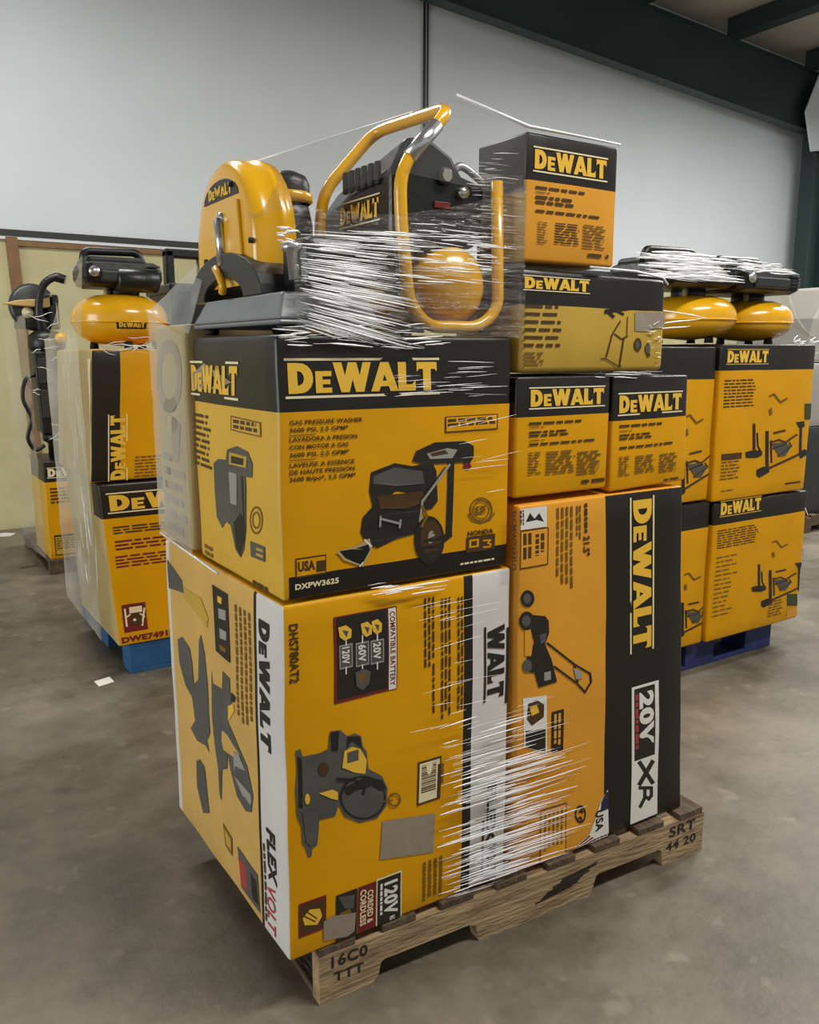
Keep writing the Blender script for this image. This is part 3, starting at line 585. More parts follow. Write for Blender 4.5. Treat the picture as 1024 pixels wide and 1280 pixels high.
p = Print(BW,'L','engine_badge',w4); p.poly([(405,1005),(465,1030),(466,1092),(408,1068)],gry).poly([(430,1030),(458,1042),(458,1052),(430,1042)],oliv).poly([(430,1052),(458,1064),(458,1076),(430,1064)],oliv).build()
p = Print(BW,'L','print_lines',w4); p.greek((415,1160),(480,1190),(415,1185),1,brn,.7,7,3,.05).greek((218,1010),(250,1030),(218,1060),2,brn2,.6,7,2,.1).build()
# --- pale carton behind washer carton
BB = Carton('tool_carton','pale faded carton standing behind the pressure washer carton under milky wrap',(.652,1.15,2.0,2.235,.95,1.50),
  [tan, gry2], lambda f,a,b: 0, bulge=.004, dent=.004, seed=5, r=.012)
p = Print(BB,'L','faded_ring_print'); p.ring(212,470,16,46,.35,tape).poly([(215,520),(226,530),(224,580),(216,560)],tape).greek((205,560),(232,580),(205,660),6,tape,.5,2,2,.3).build()
# --- two small cartons
def small_print(B, z, off, up):
    p = Print(B,'F','logo',z); p.logo(*off['logo'],logoY,cream).build()
    p = Print(B,'F','print_lines',z)
    for g in off['g']: p.greek(*g)
    p.build()
BS1 = Carton('small_carton','small yellow and black lettered carton touching the washer carton on top of the mower carton',(1.246,1.541,1.492,1.76,1.102,1.380),[yel,blk],lambda f,a,b:1 if (b>.186 or f=='T') else 0,cuts=((),(),(.186,)),bulge=.003,dent=.002,seed=6,group='pair of small cartons')
z6 = Z(630,430,4.096)
small_print(BS1,z6,{'logo':((135,322),(508,330),(135,235)),'g':[((128,400),(395,405),(128,416),1,brn,.8,1,6,.02),((128,424),(205,426),(128,430),1,brn,.7,1,2,.0),((128,444),(335,446),(128,480),2,brn,.55,2,5,.05),((128,492),(205,494),(128,498),1,brn,.7,1,2,.0),((128,508),(465,510),(128,522),1,brn,.8,3,8,.02),((125,552),(195,552),(125,672),8,brn2,.45,4,2,.3),((216,548),(365,548),(216,670),8,brn2,.5,5,3,.2),((375,548),(500,548),(375,672),7,brn2,.5,6,3,.2),((395,694),(512,700),(395,716),1,brn,.8,7,2,.0)]},0)
BS2 = Carton('small_carton','small yellow and black lettered carton overhanging the edge of the mower carton',(1.551,1.822,1.490,1.74,1.098,1.376),[yel,blk],lambda f,a,b:1 if (b>.172 or f=='T') else 0,cuts=((),(),(.172,)),bulge=.003,dent=.002,seed=7,off={(1,0,0):(.012,0,0),(0,0,0):(0,0,-.008)},group='pair of small cartons')
small_print(BS2,z6,{'logo':((588,355),(905,345),(588,265)),'g':[((590,414),(808,410),(590,430),1,brn,.8,1,6,.02),((590,445),(655,442),(590,450),1,brn,.7,1,2,.0),((590,460),(760,455),(590,495),2,brn,.55,2,5,.05),((590,526),(865,505),(590,540),1,brn,.8,3,8,.02),((588,575),(650,570),(588,680),8,brn2,.45,4,2,.3),((672,570),(775,560),(672,665),7,brn2,.5,5,3,.2),((795,560),(890,548),(795,660),6,brn2,.5,6,3,.2),((815,690),(890,670),(815,703),1,brn,.8,7,2,.0)]},0)
# --- trolley carton with a crushed black top
BT = Carton('tool_carton','crumpled dull yellow carton with drawn folding stand resting on the pair of small cartons',(1.252,1.722,1.492,1.75,1.388,1.618),[oliv,blk],lambda f,a,b:1 if (b>.150 or f=='T') else 0,cuts=((),(),(.150,)),bulge=.004,dent=.006,seed=8,r=.014,off={(1,0,1):(0,0,-.006)})
z3 = Z(590,130,3.657)
p = Print(BT,'F','logo',z3); p.logo((240,842),(532,868),(240,788),logoY,cream).build()
p = Print(BT,'F','print_lines',z3); p.greek((238,905),(410,920),(238,1120),6,brn,.4,2,3,.1).greek((238,1130),(330,1135),(238,1200),4,brn2,.5,3,2,.3).build()
z9 = Z(740,330,8.533)
p = Print(BT,'F','stand_picture',z9); p.line([(300,610),(210,760),(150,990)],16,brn).line([(380,560),(370,760)],10,brn2).line([(240,745),(310,800),(375,770)],14,brn).line([(335,800),(290,1080)],16,brn).line([(95,1010),(140,1010),(280,1090)],14,brn).ell(290,1088,16,20,brn).ell(485,860,40,72,brn).ell(480,860,20,40,gry).ell(590,900,26,60,gry).ell(600,970,18,20,brn).build()
p = Print(BT,'F','torn_band_edge',z9); p.line([(150,505),(260,492),(420,462),(590,470)],40,blk).line([(160,500),(225,560)],30,blk).line([(260,500),(330,535)],24,blk).build()
p = Print(BT,'F','pale_patch',z9); p.poly([(455,510),(780,515),(790,680),(640,690),(580,720),(455,715)],tape).build()
# --- top carton
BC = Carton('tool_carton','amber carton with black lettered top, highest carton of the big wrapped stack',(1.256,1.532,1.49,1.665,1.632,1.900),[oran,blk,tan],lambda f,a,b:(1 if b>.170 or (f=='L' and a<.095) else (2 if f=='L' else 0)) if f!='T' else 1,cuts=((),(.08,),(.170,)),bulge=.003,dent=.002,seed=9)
p = Print(BC,'F','logo',z3); p.logo((285,295),(612,330),(285,205),logoY,cream).build()
p = Print(BC,'F','print_lines',z3)
for g in [((290,372),(515,398),(290,388),1,brn,.8,1,6,.02),((290,398),(355,402),(290,404),1,brn,.7,1,2,.0),((290,412),(470,428),(290,458),2,brn,.6,2,5,.05),((290,480),(585,498),(290,494),1,brn,.8,3,8,.02),((300,535),(350,540),(300,640),9,brn2,.45,4,2,.3),((380,540),(490,550),(380,640),8,brn,.5,5,3,.1),((508,548),(615,556),(508,660),8,brn2,.5,6,3,.2),((528,682),(622,692),(528,700),1,brn,.9,7,1,.0)]: p.greek(*g)
p.build()
p = Print(BC,'L','side_picture',z3); p.poly([(140,330),(235,325),(240,400),(150,410)],gry).poly([(160,345),(220,340),(215,380)],brn).build()
# ================================================================== CHOP SAW
saw = empty('chop_saw',(.80,1.74,1.474),'yellow-guarded chop saw on a grey base on top of the pressure washer carton','power tool')
m = MB()                                                             # pressed steel base, sloping sides
b0 = [(.668,1.502),(.892,1.502),(.892,1.975),(.668,1.975)]; b1 = [(.690,1.52),(.875,1.52),(.875,1.94),(.690,1.94)]
b0[0]=(.672,1.500)
for (h0,h1,P0,P1) in ((1.486,1.496,b0,b0),(1.496,1.548,b0,b1)):
    vs = [Vector((x,y,h0)) for x,y in P0]+[Vector((x,y,h1)) for x,y in P1]; m.add(vs, [[0,1,5,4],[1,2,6,5],[2,3,7,6],[3,0,4,7],[4,5,6,7],[3,2,1,0]], steel)
m.build('base', saw, bevel=.006)
for x,y in ((.70,1.53),(.87,1.53),(.70,1.94),(.87,1.94)):
    m = MB(); m.lathe([(0,-.012),(.016,-.012),(.018,.002),(0,.002)], (x,y,1.485), (0,0,1), rubber, 12); m.build('foot', saw)
gc, gr = Vector((0,1.868,1.664)), .182
def dome(r, zlow, n=18): return [(gc.y-r, zlow)]+[(gc.y-r*math.cos(math.pi*k/n), gc.z+r*math.sin(math.pi*k/n)) for k in range(n+1)]+[(gc.y+r, zlow)]
prs = [(gr-.050,.7075),(gr-.026,.7078),(gr-.012,.711),(gr-.003,.720),(gr,.735),(gr,.765),(gr+.004,.768),(gr+.005,.775),(gr+.002,.800),(.02,.801)]
m = MB(); rows = [[Vector((x,a,b)) for a,b in dome(r,1.575)] for r,x in prs]; k = len(rows[0])
m.add([v for r in rows for v in r], [[i*k+j, i*k+j+1, (i+1)*k+j+1, (i+1)*k+j] for i in range(len(rows)-1) for j in range(k-1)]+[list(range(k))], paint, True)
g = m.build('blade_guard', saw)
m = MB(); ar = [(gc.y-.095,1.762),(gc.y+.095,1.762)]+[(gc.y+.105*math.cos(math.pi*k/10), 1.762+.042*math.sin(math.pi*k/10)) for k in range(11)]
m.prism(ar, lambda a,b: Vector((.7060,a,b)), lambda a,b: Vector((.709,a,b)), blk); lab = m.build('guard_label', saw)
mb = MB()
for qd in logo_polys():
    tri = [list(t) for t in tessellate_polygon([[Vector((x,y,0)) for x,y in qd]])]
    mb.add([(.7052, gc.y+.07-.14*x, 1.768+.024*y) for x,y in qd], tri, logoY)
mb.build('logo', lab, recalc=False)
m = MB(); m.prism([(1.74,1.60),(1.91,1.60),(1.90,1.73),(1.86,1.75),(1.76,1.75)], lambda a,b: Vector((.700,a,b)), lambda a,b: Vector((.710,a,b)), paint); m.build('access_plate', saw, bevel=.004)
m = MB(); m.tube([(.698,1.845,1.62),(.694,1.85,1.72)], .012, chrome, 10); m.lathe([(0,-.01),(.014,-.01),(.014,.006),(0,.006)], (.70,1.85,1.72), (-1,0,0), chrome, 14); m.build('bolt_strip', saw)
for y,z in ((1.70,1.66),(1.97,1.64),(1.75,1.62),(1.80,1.785)):
    m = MB(); m.lathe([(0,-.002),(.006,-.002),(.006,.005),(0,.006)], (.706,y,z), (-1,0,0), rubber, 10); m.build('screw', saw)
m = MB()                                                             # dark arched lower shield in front of the guard
N=14; po=[(gc.y-.03-.215*math.cos(math.pi*k/N), 1.548+.098*math.sin(math.pi*k/N)) for k in range(N+1)]; pi_=[(gc.y-.03-.12*math.cos(math.pi*k/N), 1.548+.045*math.sin(math.pi*k/N)) for k in range(N+1)]
m.prism(po+pi_[::-1], lambda a,b: Vector((.690,a,b)), lambda a,b: Vector((.790,a,b)), plast2); m.build('lower_shield', saw, bevel=.008)
m = MB(); m.tube(smooth_path([(.686,1.86,1.615),(.684,1.835,1.60),(.684,1.815,1.575),(.686,1.825,1.562)]), .009, paint, 8); m.build('lock_hook', saw)
m = MB(); m.lathe([(0,0),(.055,0),(.055,.05),(.05,.075),(.045,.10),(0,.10)], (.835,1.80,1.66), (0,0,1), plast, 22); m.build('motor', saw)
m = MB(); m.lathe([(.05,0),(.056,.004),(.056,.02),(.05,.024)], (.835,1.80,1.755), (0,0,1), paint, 22); m.build('motor_collar', saw)
m = MB(); m.lathe([(.05,0),(.05,.02),(.042,.036),(.02,.046),(0,.048)], (.835,1.80,1.777), (0,0,1), plast, 22); m.build('motor_cap', saw)
m = MB(); m.box((.74,1.52,1.548),(.88,1.64,1.655), plast, .02); m.build('vise_block', saw)
m = MB(); m.lathe([(0,0),(.012,0),(.012,.05),(.02,.054),(.02,.066),(0,.066)], (.715,1.515,1.57), (-.1,-.02,1), chrome, 14); m.build('vise_screw', saw)
# ================================================================== HAND-CARRY COMPRESSOR
cp = empty('air_compressor',(1.10,1.66,1.474),'yellow tube-framed air compressor with black shroud and round yellow tank on the washer carton','compressor')
T = .0135
yn, yf = 1.535, 1.80
near = [(1.212,yn,1.80),(1.224,yn,1.62),(1.222,yn,1.53),(1.17,yn,1.488),(1.03,yn,1.488),(.985,yn,1.535),(.965,yn,1.70),(.963,yn,1.80),(1.09,yn,1.934)]
far = [(1.06,yf,1.934),(.925,yf,1.79),(.912,yf,1.70),(.93,yf,1.53),(.98,yf,1.488),(1.14,yf,1.488),(1.20,yf,1.54),(1.205,yf,1.80)]
path = fillet([near[0],near[2],near[3],near[4],near[5],near[6],near[7],near[8],far[0],far[1],far[2],far[3],far[4],far[5],far[6],far[7]], .045, 5)
m = MB(); m.tube(path, T, paint, 12); m.build('tube_frame', cp)
gA, gB = Vector((.985,yn,1.823)), Vector((1.052,yn,1.894))
m = MB(); m.tube([gA,gB], T+.0025, chrome, 12); o = m.build('grip_sleeve', cp); o['label'] = 'pale silver sleeve'
m = MB(); prof = [(0,-.02),(.03,-.018),(.06,-.008),(.08,.012),(.09,.035),(.0925,.06),(.0925,.36),(.08,.40),(0,.42)]
m.lathe(prof, (1.118,1.545,1.578), (0,1,0), paint, 30); m.build('air_tank', cp)
sh = [(.955,1.655),(.955,1.80),(.99,1.868),(1.05,1.874),(1.11,1.842),(1.135,1.805),(1.195,1.79),(1.195,1.68),(1.16,1.655)]
m = MB(); m.prism(sh, lambda a,b: Vector((a,1.556,b)), lambda a,b: Vector((a if b<1.85 else a+.02,1.885,b if b<1.70 else b-.06)), plast); shr = m.build('shroud', cp, bevel=.010)
mb = MB()
for qd in logo_polys():
    tri = [list(t) for t in tessellate_polygon([[Vector((x,y,0)) for x,y in qd]])]; mb.add([(.9535, 1.775-.17*x, 1.716+.038*y) for x,y in qd], tri, logoY)
for y0,y1 in ((1.7075,1.7105),(1.7595,1.7625)): mb.add([(.9535,1.78,y0),(.9535,1.60,y0),(.9535,1.60,y1),(.9535,1.78,y1)],[[0,1,2,3]],cream)
mb.build('logo', shr, recalc=False)
for k in range(6):
    m = MB(); m.box((.950,1.60+.028*k,1.78),(.957,1.615+.028*k,1.825), rubber); m.build('vent_slot', shr)
m = MB(); m.box((1.06,1.551,1.735),(1.10,1.558,1.748), redi, .001); m.build('model_badge', shr)
m = MB(); m.lathe([(0,0),(.018,0),(.019,.006),(.016,.014),(0,.015)], (1.085,1.556,1.80), (0,-1,0), plast2, 20); m.lathe([(0,.0152),(.012,.0152)], (1.085,1.556,1.80), (0,-1,0), gry2, 20); m.build('gauge', cp)
m = MB(); m.lathe([(0,0),(.012,0),(.012,.02),(0,.02)], (1.13,1.56,1.77), (0,-1,0), chrome, 12); m.build('regulator_knob', cp)
m = MB(); m.lathe([(.05,0),(.055,.01),(.05,.11),(.04,.12),(0,.12)], (1.07,1.67,1.55), (0,0,1), plast2, 20); m.box((.98,1.58,1.58),(1.03,1.77,1.68), plast2, .008); m.build('pump_block', cp)
m = MB(); m.tube(smooth_path([(1.13,1.60,1.81),(1.16,1.595,1.835),(1.215,1.58,1.80)]), .009, chrome, 8); m.build('hose_fitting', cp)
for x,y in ((1.0,1.535),(1.18,1.535),(1.0,1.80),(1.14,1.80)):
    m = MB(); m.box((x-.015,y-.014,1.4745),(x+.015,y+.014,1.482), rubber, .002); m.build('foot', cp)
# ================================================================== PANCAKE COMPRESSORS
def tank_r(z, R, h): return R*max(0,1-abs(z/h)**2.4)**(1/2.4)
def pancake(label, c, R=.185, h=.095, wide=.30, sz=.105, handle=True, logo=True, deep=.24, turn=0, sh_off=0, group=None):
    x, y, z = c; root = empty('pancake_compressor', c, label, 'compressor', group)
    zc = z+.012+h; m = MB(); prof = [(tank_r(-h+2*h*k/20,R,h), -h+2*h*k/20) for k in range(21)]
    m.lathe(prof, (x,y,zc), (0,0,1), paint, 36); m.lathe([(R*.998,-.004),(R+.004,-.003),(R+.004,.003),(R*.998,.004)], (x,y,zc-.012), (0,0,1), paint, 36); tk = m.build('tank', root)
    if logo:
        mb = MB()
        def tp(s, t, o):                                   # s along the rim (m), t up (m)
            q = -math.pi/2-.28+s/R; rr = tank_r(t,R,h)+o; return Vector((x+rr*math.cos(q), y+rr*math.sin(q), zc+t))
        for k in range(10): a,b = -.01+.13*k/10, -.01+.13*(k+1)/10; mb.add([tp(a,-.042,.0015),tp(b,-.042,.0015),tp(b,-.008,.0015),tp(a,-.008,.0015)],[[0,1,2,3]],blk)
        for qd in logo_polys():
            tri = [list(t) for t in tessellate_polygon([[Vector((u,v,0)) for u,v in qd]])]; mb.add([tp(.11*u,-.036+.022*v,.0025) for u,v in qd], tri, logoY)
        mb.build('logo', tk, recalc=False)
    for k in range(3):
        q = math.pi*(.5+2*k/3+.33); m = MB(); m.lathe([(0,0),(.02,0),(.016,.03),(0,.03)], (x+R*.6*math.cos(q), y+R*.6*math.sin(q), z), (0,0,1), rubber, 10); m.build('foot', root)
    zt = zc+h-.012
    for dx in (-.06,.05):
        m = MB(); m.lathe([(.012,0),(.012,.06),(0,.06)], (x+dx,y-.03,zt-.005), (0,0,1), tan, 10); m.build('stand_off', root)
    m = MB(); m.lathe([(0,0),(.07,0),(.075,.02),(.07,.05),(0,.05)], (x+.02,y+.02,zt-.004), (0,0,1), plast2, 20); m.build('pump', root)
    zs = zt+.032; x = x+sh_off; m = MB(); m.box((x-wide/2,y-deep/2,zs),(x+wide/2,y+deep/2,zs+sz), plast, .04); m.box((x-wide*.44,y-deep*.4,zs+sz*.7),(x+wide*.30,y+deep*.4,zs+sz+.018), plast, .016); 
    if logo: m.lathe([(0,0),(.04,.0),(.05,.01),(.05,wide*.5),(.04,wide*.52),(0,wide*.52)], (x-wide*.1,y-deep/2+.02,zs+.03), (1,0,0), plast, 18)
    m.box((x-wide*.3,y-deep/2-.01,zs+.02),(x+wide*.25,y-deep/2+.01,zs+sz*.6), plast2, .008); sd = m.build('shroud', root)
    for k in range(5):
        zz = zs+.03+k*sz*.13; m = MB(); m.box((x+wide*.28,y-deep/2-.004,zz),(x+wide*.44,y-deep/2+.004,zz+.005), plast2); m.build('vent_fin', sd)
    m = MB(); m.lathe([(0,0),(.022,0),(.022,.012),(0,.013)], (x-wide*.38,y-deep/2-.002,zs+sz*.55), (0,-1,0), chrome, 16); m.build('gauge', sd)
    if handle:
        zh = zs+sz; m = MB(); m.tube(fillet([(x-wide*.42,y,zh-.01),(x-wide*.40,y,zh+.045),(x+wide*.28,y,zh+.05),(x+wide*.32,y,zh-.01)],.03,5), .018, plast, 10); m.build('handle', root)
    return root
# ================================================================== LEFT BLUE-PALLET STACK
block_pallet(.905,1.98,3.748,4.72,'blue painted pallet under the stack with the tall black-banded carton',bluew)
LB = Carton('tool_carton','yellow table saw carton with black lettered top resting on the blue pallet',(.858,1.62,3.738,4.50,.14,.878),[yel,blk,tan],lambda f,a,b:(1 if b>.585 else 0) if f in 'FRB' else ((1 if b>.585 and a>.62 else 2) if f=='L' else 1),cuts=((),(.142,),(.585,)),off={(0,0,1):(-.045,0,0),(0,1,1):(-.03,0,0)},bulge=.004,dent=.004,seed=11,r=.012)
z5 = Z(0,540,3.879)
p = Print(LB,'F','logo',z5); p.logo((535,385),(1130,372),(535,308),logoY,cream).build()
p = Print(LB,'F','print_lines',z5)
for g in [((545,458),(1000,440),(545,500),3,brn,.55,1,8,.15),((555,525),(1000,505),(555,580),3,redi,.5,2,8,.1),((558,600),(1000,575),(558,665),4,redi,.5,3,8,.1)]: p.greek(*g)
p.build()
p = Print(LB,'F','stand_icon',z5); p.arect(588,840,718,955,redi).line([(605,860),(615,940)],9,cream).line([(700,855),(690,935)],9,cream).arect(625,850,690,870,cream).arect(630,880,690,930,brn).line([(610,900),(630,885)],7,cream).line([(700,895),(680,880)],7,cream).arect(645,905,660,915,cream).build()
p = Print(LB,'F','model_number',z5); p.text('DWE7491RS',(592,1024),(880,992),(592,998),redi,.04).build()
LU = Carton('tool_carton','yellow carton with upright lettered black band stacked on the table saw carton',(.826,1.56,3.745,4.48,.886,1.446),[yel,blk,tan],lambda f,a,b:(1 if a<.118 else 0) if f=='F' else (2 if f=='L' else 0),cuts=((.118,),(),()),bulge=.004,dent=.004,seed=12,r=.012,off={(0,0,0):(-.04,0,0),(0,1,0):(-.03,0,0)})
p = Print(LU,'F','logo',z5); p.logo((607,228),(607,-82),(535,228),logoY,cream).build()
p = Print(LU,'F','print_lines',z5); p.greek((655,115),(900,105),(655,222),7,brn2,.5,4,8,.1).build()
p = Print(LU,'L','side_strip',Z(0,280,4.267)); p.poly([(470,720),(485,720),(520,1080),(500,1090)],cream).build()
pancake('yellow pancake air compressor with black head above the upright-banded carton',(1.005,3.95,1.450),R=.203,h=.114,wide=.34,sz=.11,deep=.26)
lt = empty('tool_case',(1.30,4.1,1.448),'black tool case with open loop handles next to the pancake compressor','case')
m = MB(); m.box((1.235,3.92,1.448),(1.55,4.3,1.72), plast, .02); m.build('case_body', lt)
m = MB(); m.box((1.225,3.91,1.70),(1.56,4.31,1.745), plast2, .01); m.build('lid', lt)
for a,b in ((1.24,1.28),(1.42,1.55)):
    m = MB(); m.box((a,4.0,1.74),(b,4.06,1.90 if a<1.3 else 1.79), plast, .008); m.build('handle_post', lt)
m = MB(); m.box((1.40,4.0,1.78),(1.44,4.06,1.91), plast, .008); m.build('handle_post', lt)
m = MB(); m.box((1.24,4.0,1.865),(1.44,4.06,1.905), plast, .008); m.build('handle_bar', lt)
# ================================================================== FAR LEFT STACK
fr = stringer_pallet((.925,5.80,0),0,'dark dirty pallet by the cream wall under black power tools',L=1.2,D=1.0,H=.10,woodm=woodd,deckm=woodd,stamps=False)
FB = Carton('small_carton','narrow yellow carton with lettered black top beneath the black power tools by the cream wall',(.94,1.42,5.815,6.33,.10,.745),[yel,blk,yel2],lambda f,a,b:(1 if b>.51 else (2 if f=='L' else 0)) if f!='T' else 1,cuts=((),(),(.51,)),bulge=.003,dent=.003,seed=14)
zf = Z(0,460,4.923)
p = Print(FB,'F','logo',zf); p.logo((295,672),(600,665),(295,622),cream,cream).build()
p = Print(FB,'F','print_lines',zf); p.greek((305,735),(560,728),(305,840),5,brn,.5,3,6,.15).build()
p = Print(FB,'F','text_frame',zf); p.arect(332,1030,560,1130,brn).arect(340,1042,552,1124,oliv).greek((345,1046),(545,1040),(345,1120),5,brn2,.6,4,6,.1).build()
ft = empty('nail_gun',(1.04,5.95,.75),'upright black power tool with yellow cap standing on the narrow carton','power tool')
m = MB(); m.prism([(.955,.92),(1.12,.92),(1.17,1.0),(1.14,1.45),(.94,1.45)], lambda a,b: Vector((a,5.86,b)), lambda a,b: Vector((a,6.06,b)), plast); m.build('magazine', ft, bevel=.015)
m = MB(); m.box((.965,5.85,1.02),(1.08,5.862,1.20), plast2, .005); m.box((.96,5.85,1.24),(1.10,5.862,1.40), plast2, .005); m.build('side_panel', ft)
m = MB(); m.lathe([(0,0),(.10,0),(.115,.03),(.11,.10),(.07,.13),(0,.14)], (1.04,5.95,1.44), (0,0,1), plast, 20); m.build('motor_cap', ft)
m = MB(); m.lathe([(0,0),(.03,0),(.034,.01),(.034,.05),(0,.06)], (1.10,5.87,1.52), (.2,-.6,.1), paint, 14); m.build('yellow_knob', ft)
m = MB(); m.tube(smooth_path([(1.02,5.92,1.56),(1.0,5.90,1.70),(1.03,5.89,1.84),(1.10,5.88,1.90),(1.17,5.88,1.89)]), [.03,.03,.03,.03,.028,.026]+[.024]*13+[.03]*6, plast, 10); m.build('handle', ft)
m = MB(); m.lathe([(0,0),(.06,0),(.06,.10),(.09,.12),(.09,.17),(0,.17)], (1.06,5.95,.75), (0,0,1), plast, 16); m.lathe([(0,0),(.02,0),(.02,.05),(0,.05)], (1.08,5.86,.80), (0,-1,.4), paint, 10); m.build('nose', ft)
m = MB(); m.tube(smooth_path([(.97,5.90,1.30),(.89,5.88,1.27),(.86,5.87,1.15),(.90,5.87,1.02),(.87,5.87,.90),(.91,5.88,.82),(.97,5.9,.84)]), .013, plast, 8); m.build('hose', ft)
ms = empty('miter_saw',(.95,6.05,1.60),'tan-armed saw with dull round guard on top of the upright black power tool','power tool')
m = MB(); m.lathe([(0,-.03),(.13,-.03),(.15,-.015),(.15,.015),(.13,.03),(0,.03)], (.99,6.02,1.72), (.15,-1,.15), plast2, 26); m.build('round_guard', ms)
m = MB(); m.prism([(.80,1.735),(.88,1.758),(1.06,1.775),(1.09,1.81),(1.10,1.73),(1.05,1.715),(.86,1.725)], lambda a,b: Vector((a,5.93,b)), lambda a,b: Vector((a,5.985,b)), mat('tan_arm',rgb(190,158,96),.5)); m.build('arm', ms, bevel=.006)
m = MB(); m.lathe([(0,0),(.035,0),(.035,.02),(.015,.022),(.015,.04),(0,.04)], (.945,5.985,1.685), (0,-1,0), cream, 16); m.build('arbor', ms)
m = MB(); m.box((1.06,5.93,1.58),(1.13,6.1,1.80), plast, .015); m.box((.88,5.97,1.585),(1.12,6.12,1.66), plast2, .01); m.build('motor', ms)
# ================================================================== RIGHT STACK
block_pallet(2.62,3.69,2.42,3.40,'navy painted pallet under four stand cartons and two compressors',navyw)
def stand_carton(x0,x1,z0,z1,label,seed,band,y0=2.358):
    return Carton('stand_carton',label,(x0,x1,y0,y0+.48,z0,z1),[yel,blk],lambda f,a,b:1 if (b>z1-z0-band or f=='T') else 0,cuts=((),(),(z1-z0-band,)),bulge=.004,dent=.003,seed=seed,group='four cartons with stand pictures',r=.01)
RU = stand_carton(3.09,3.768,.788,1.470,'carton with drawn folding stand stacked beneath the outer right-hand compressor',21,.112)
RUL= stand_carton(2.40,3.074,.800,1.458,'carton with drawn stand stacked beneath the compressor nearer the big stack',23,.135,2.372)
RL = stand_carton(3.112,3.800,.14,.780,'carton with drawn folding stand and small photo squares on the navy pallet',24,.098)
RLL= stand_carton(2.42,3.098,.14,.792,'carton with drawn stand on the navy pallet half hidden by the mower carton',26,.115,2.372)
zr = Z(880,420,6.403)
p = Print(RU,'F','logo',zr); p.logo((185,215),(510,208),(185,118),logoY,oliv).build()
p = Print(RU,'F','print_lines',zr); p.greek((165,345),(430,335),(165,580),9,brn,.45,2,7,.15).build()
def stand_pic(B, z, d, sx=1, sy=1, ox=0, oy=0):
    t = lambda x,y: z(ox+x*sx, oy+y*sy)
    p = Print(B,'F','stand_picture',t)
    p.line([(505,770),(505,1060)],26,ink).line([(535,840),(540,1010)],14,ink).line([(400,710),(400,900)],22,ink).line([(425,780),(430,880),(455,930)],14,ink).poly([(330,930),(400,910),(465,920),(462,955),(420,975),(335,975)],ink)
    p.poly([(420,1070),(470,1045),(525,1045),(520,1090),(440,1135),(418,1115)],ink).line([(515,1060),(790,930)],18,brn).poly([(755,935),(800,905),(822,915),(815,955),(770,980)],ink).line([(776,700),(770,920)],20,ink).poly([(735,690),(800,680),(805,725),(760,735)],ink).line([(530,850),(600,830),(650,850),(740,790)],14,brn).poly([(540,860),(620,850),(700,880),(650,960),(600,965)],gry).line([(550,900),(660,860)],10,ink).line([(590,960),(700,880),(680,850)],10,brn).line([(560,775),(645,755)],16,brn).line([(525,480),(560,465),(610,530),(660,500)],14,brn2).poly([(515,590),(540,570),(545,625),(525,635)],brn2)
    p.rect(805,540,860,665,mat('dark_green_ink',rgb(58,66,36),.5)); p.build()
stand_pic(RU, zr, 0)
p = Print(RU,'F','text_frame',zr); p.arect(140,945,300,980,brn).greek((140,1000),(300,990),(140,1160),6,brn2,.5,3,4,.3).greek((135,1235),(240,1225),(135,1250),1,brn2,.7,4,2,.0).greek((650,1175),(845,1140),(650,1190),1,brn,.9,4,1,.0).build()
p = Print(RL,'F','logo',Z(760,540,3.879)); p.logo((545,405),(740,378),(545,345),logoY,oliv).build()
p = Print(RL,'F','print_lines',Z(760,540,3.879)); p.greek((532,475),(740,440),(532,570),8,brn,.45,2,7,.15).greek((528,600),(640,585),(528,900),14,brn2,.3,3,4,.5).build()
stand_pic(RL, Z(895,620,6.403), 0, sx=.86, sy=.80, ox=0, oy=-15)
p = Print(RL,'F','photo_square',Z(760,540,3.879)); p.rect(868,785,918,842,mat('dark_green_ink',rgb(58,66,36),.5)).greek((780,820),(850,805),(780,900),6,brn2,.5,4,3,.2).arect(868,860,915,890,oran).build()
stand_pic(RUL, Z(775,446,6.403), 0)
stand_pic(RLL, Z(782,655,6.403), 0, sx=.90, sy=.80, ox=0, oy=20)
pancake('yellow pancake compressor with wide black shroud on the right-hand stack beside the big stack',(3.105,2.565,1.475),R=.205,h=.098,wide=.44,sz=.11,deep=.36,logo=False,sh_off=-.11,group='compressors on the right-hand stack')
pancake('yellow pancake compressor with wide dark shroud at the outer end of the right-hand stack',(3.525,2.565,1.472),R=.200,h=.095,wide=.44,sz=.105,deep=.36,logo=False,sh_off=-.075,group='compressors on the right-hand stack')
# ================================================================== FAR RIGHT WRAPPED STACK
stringer_pallet((6.22,3.90,0),0,'dark pallet at the far right behind the right-hand stack',woodm=woodd,deckm=woodd,stamps=False)
FR = Carton('tool_carton','dark grey carton under film on the far right pallet',(6.25,7.2,3.95,4.8,.14,.85),[plast2],lambda f,a,b:0,seed=31)
FR2 = Carton('tool_carton','pale grey carton stacked under streaky film on the far right pallet',(6.24,7.15,3.96,4.75,.855,1.35),[gry2],lambda f,a,b:0,seed=32)
fbag = empty('foam_block',(6.7,4.3,1.352),'pale sloping foam block topping the far right wrapped stack','packing')
m = MB(); m.prism([(6.28,1.352),(7.1,1.352),(7.1,1.95),(6.55,1.95),(6.36,1.70)], lambda a,b: Vector((a,4.0,b)), lambda a,b: Vector((a,4.7,b)), gry2); m.build('block', fbag, bevel=.03)
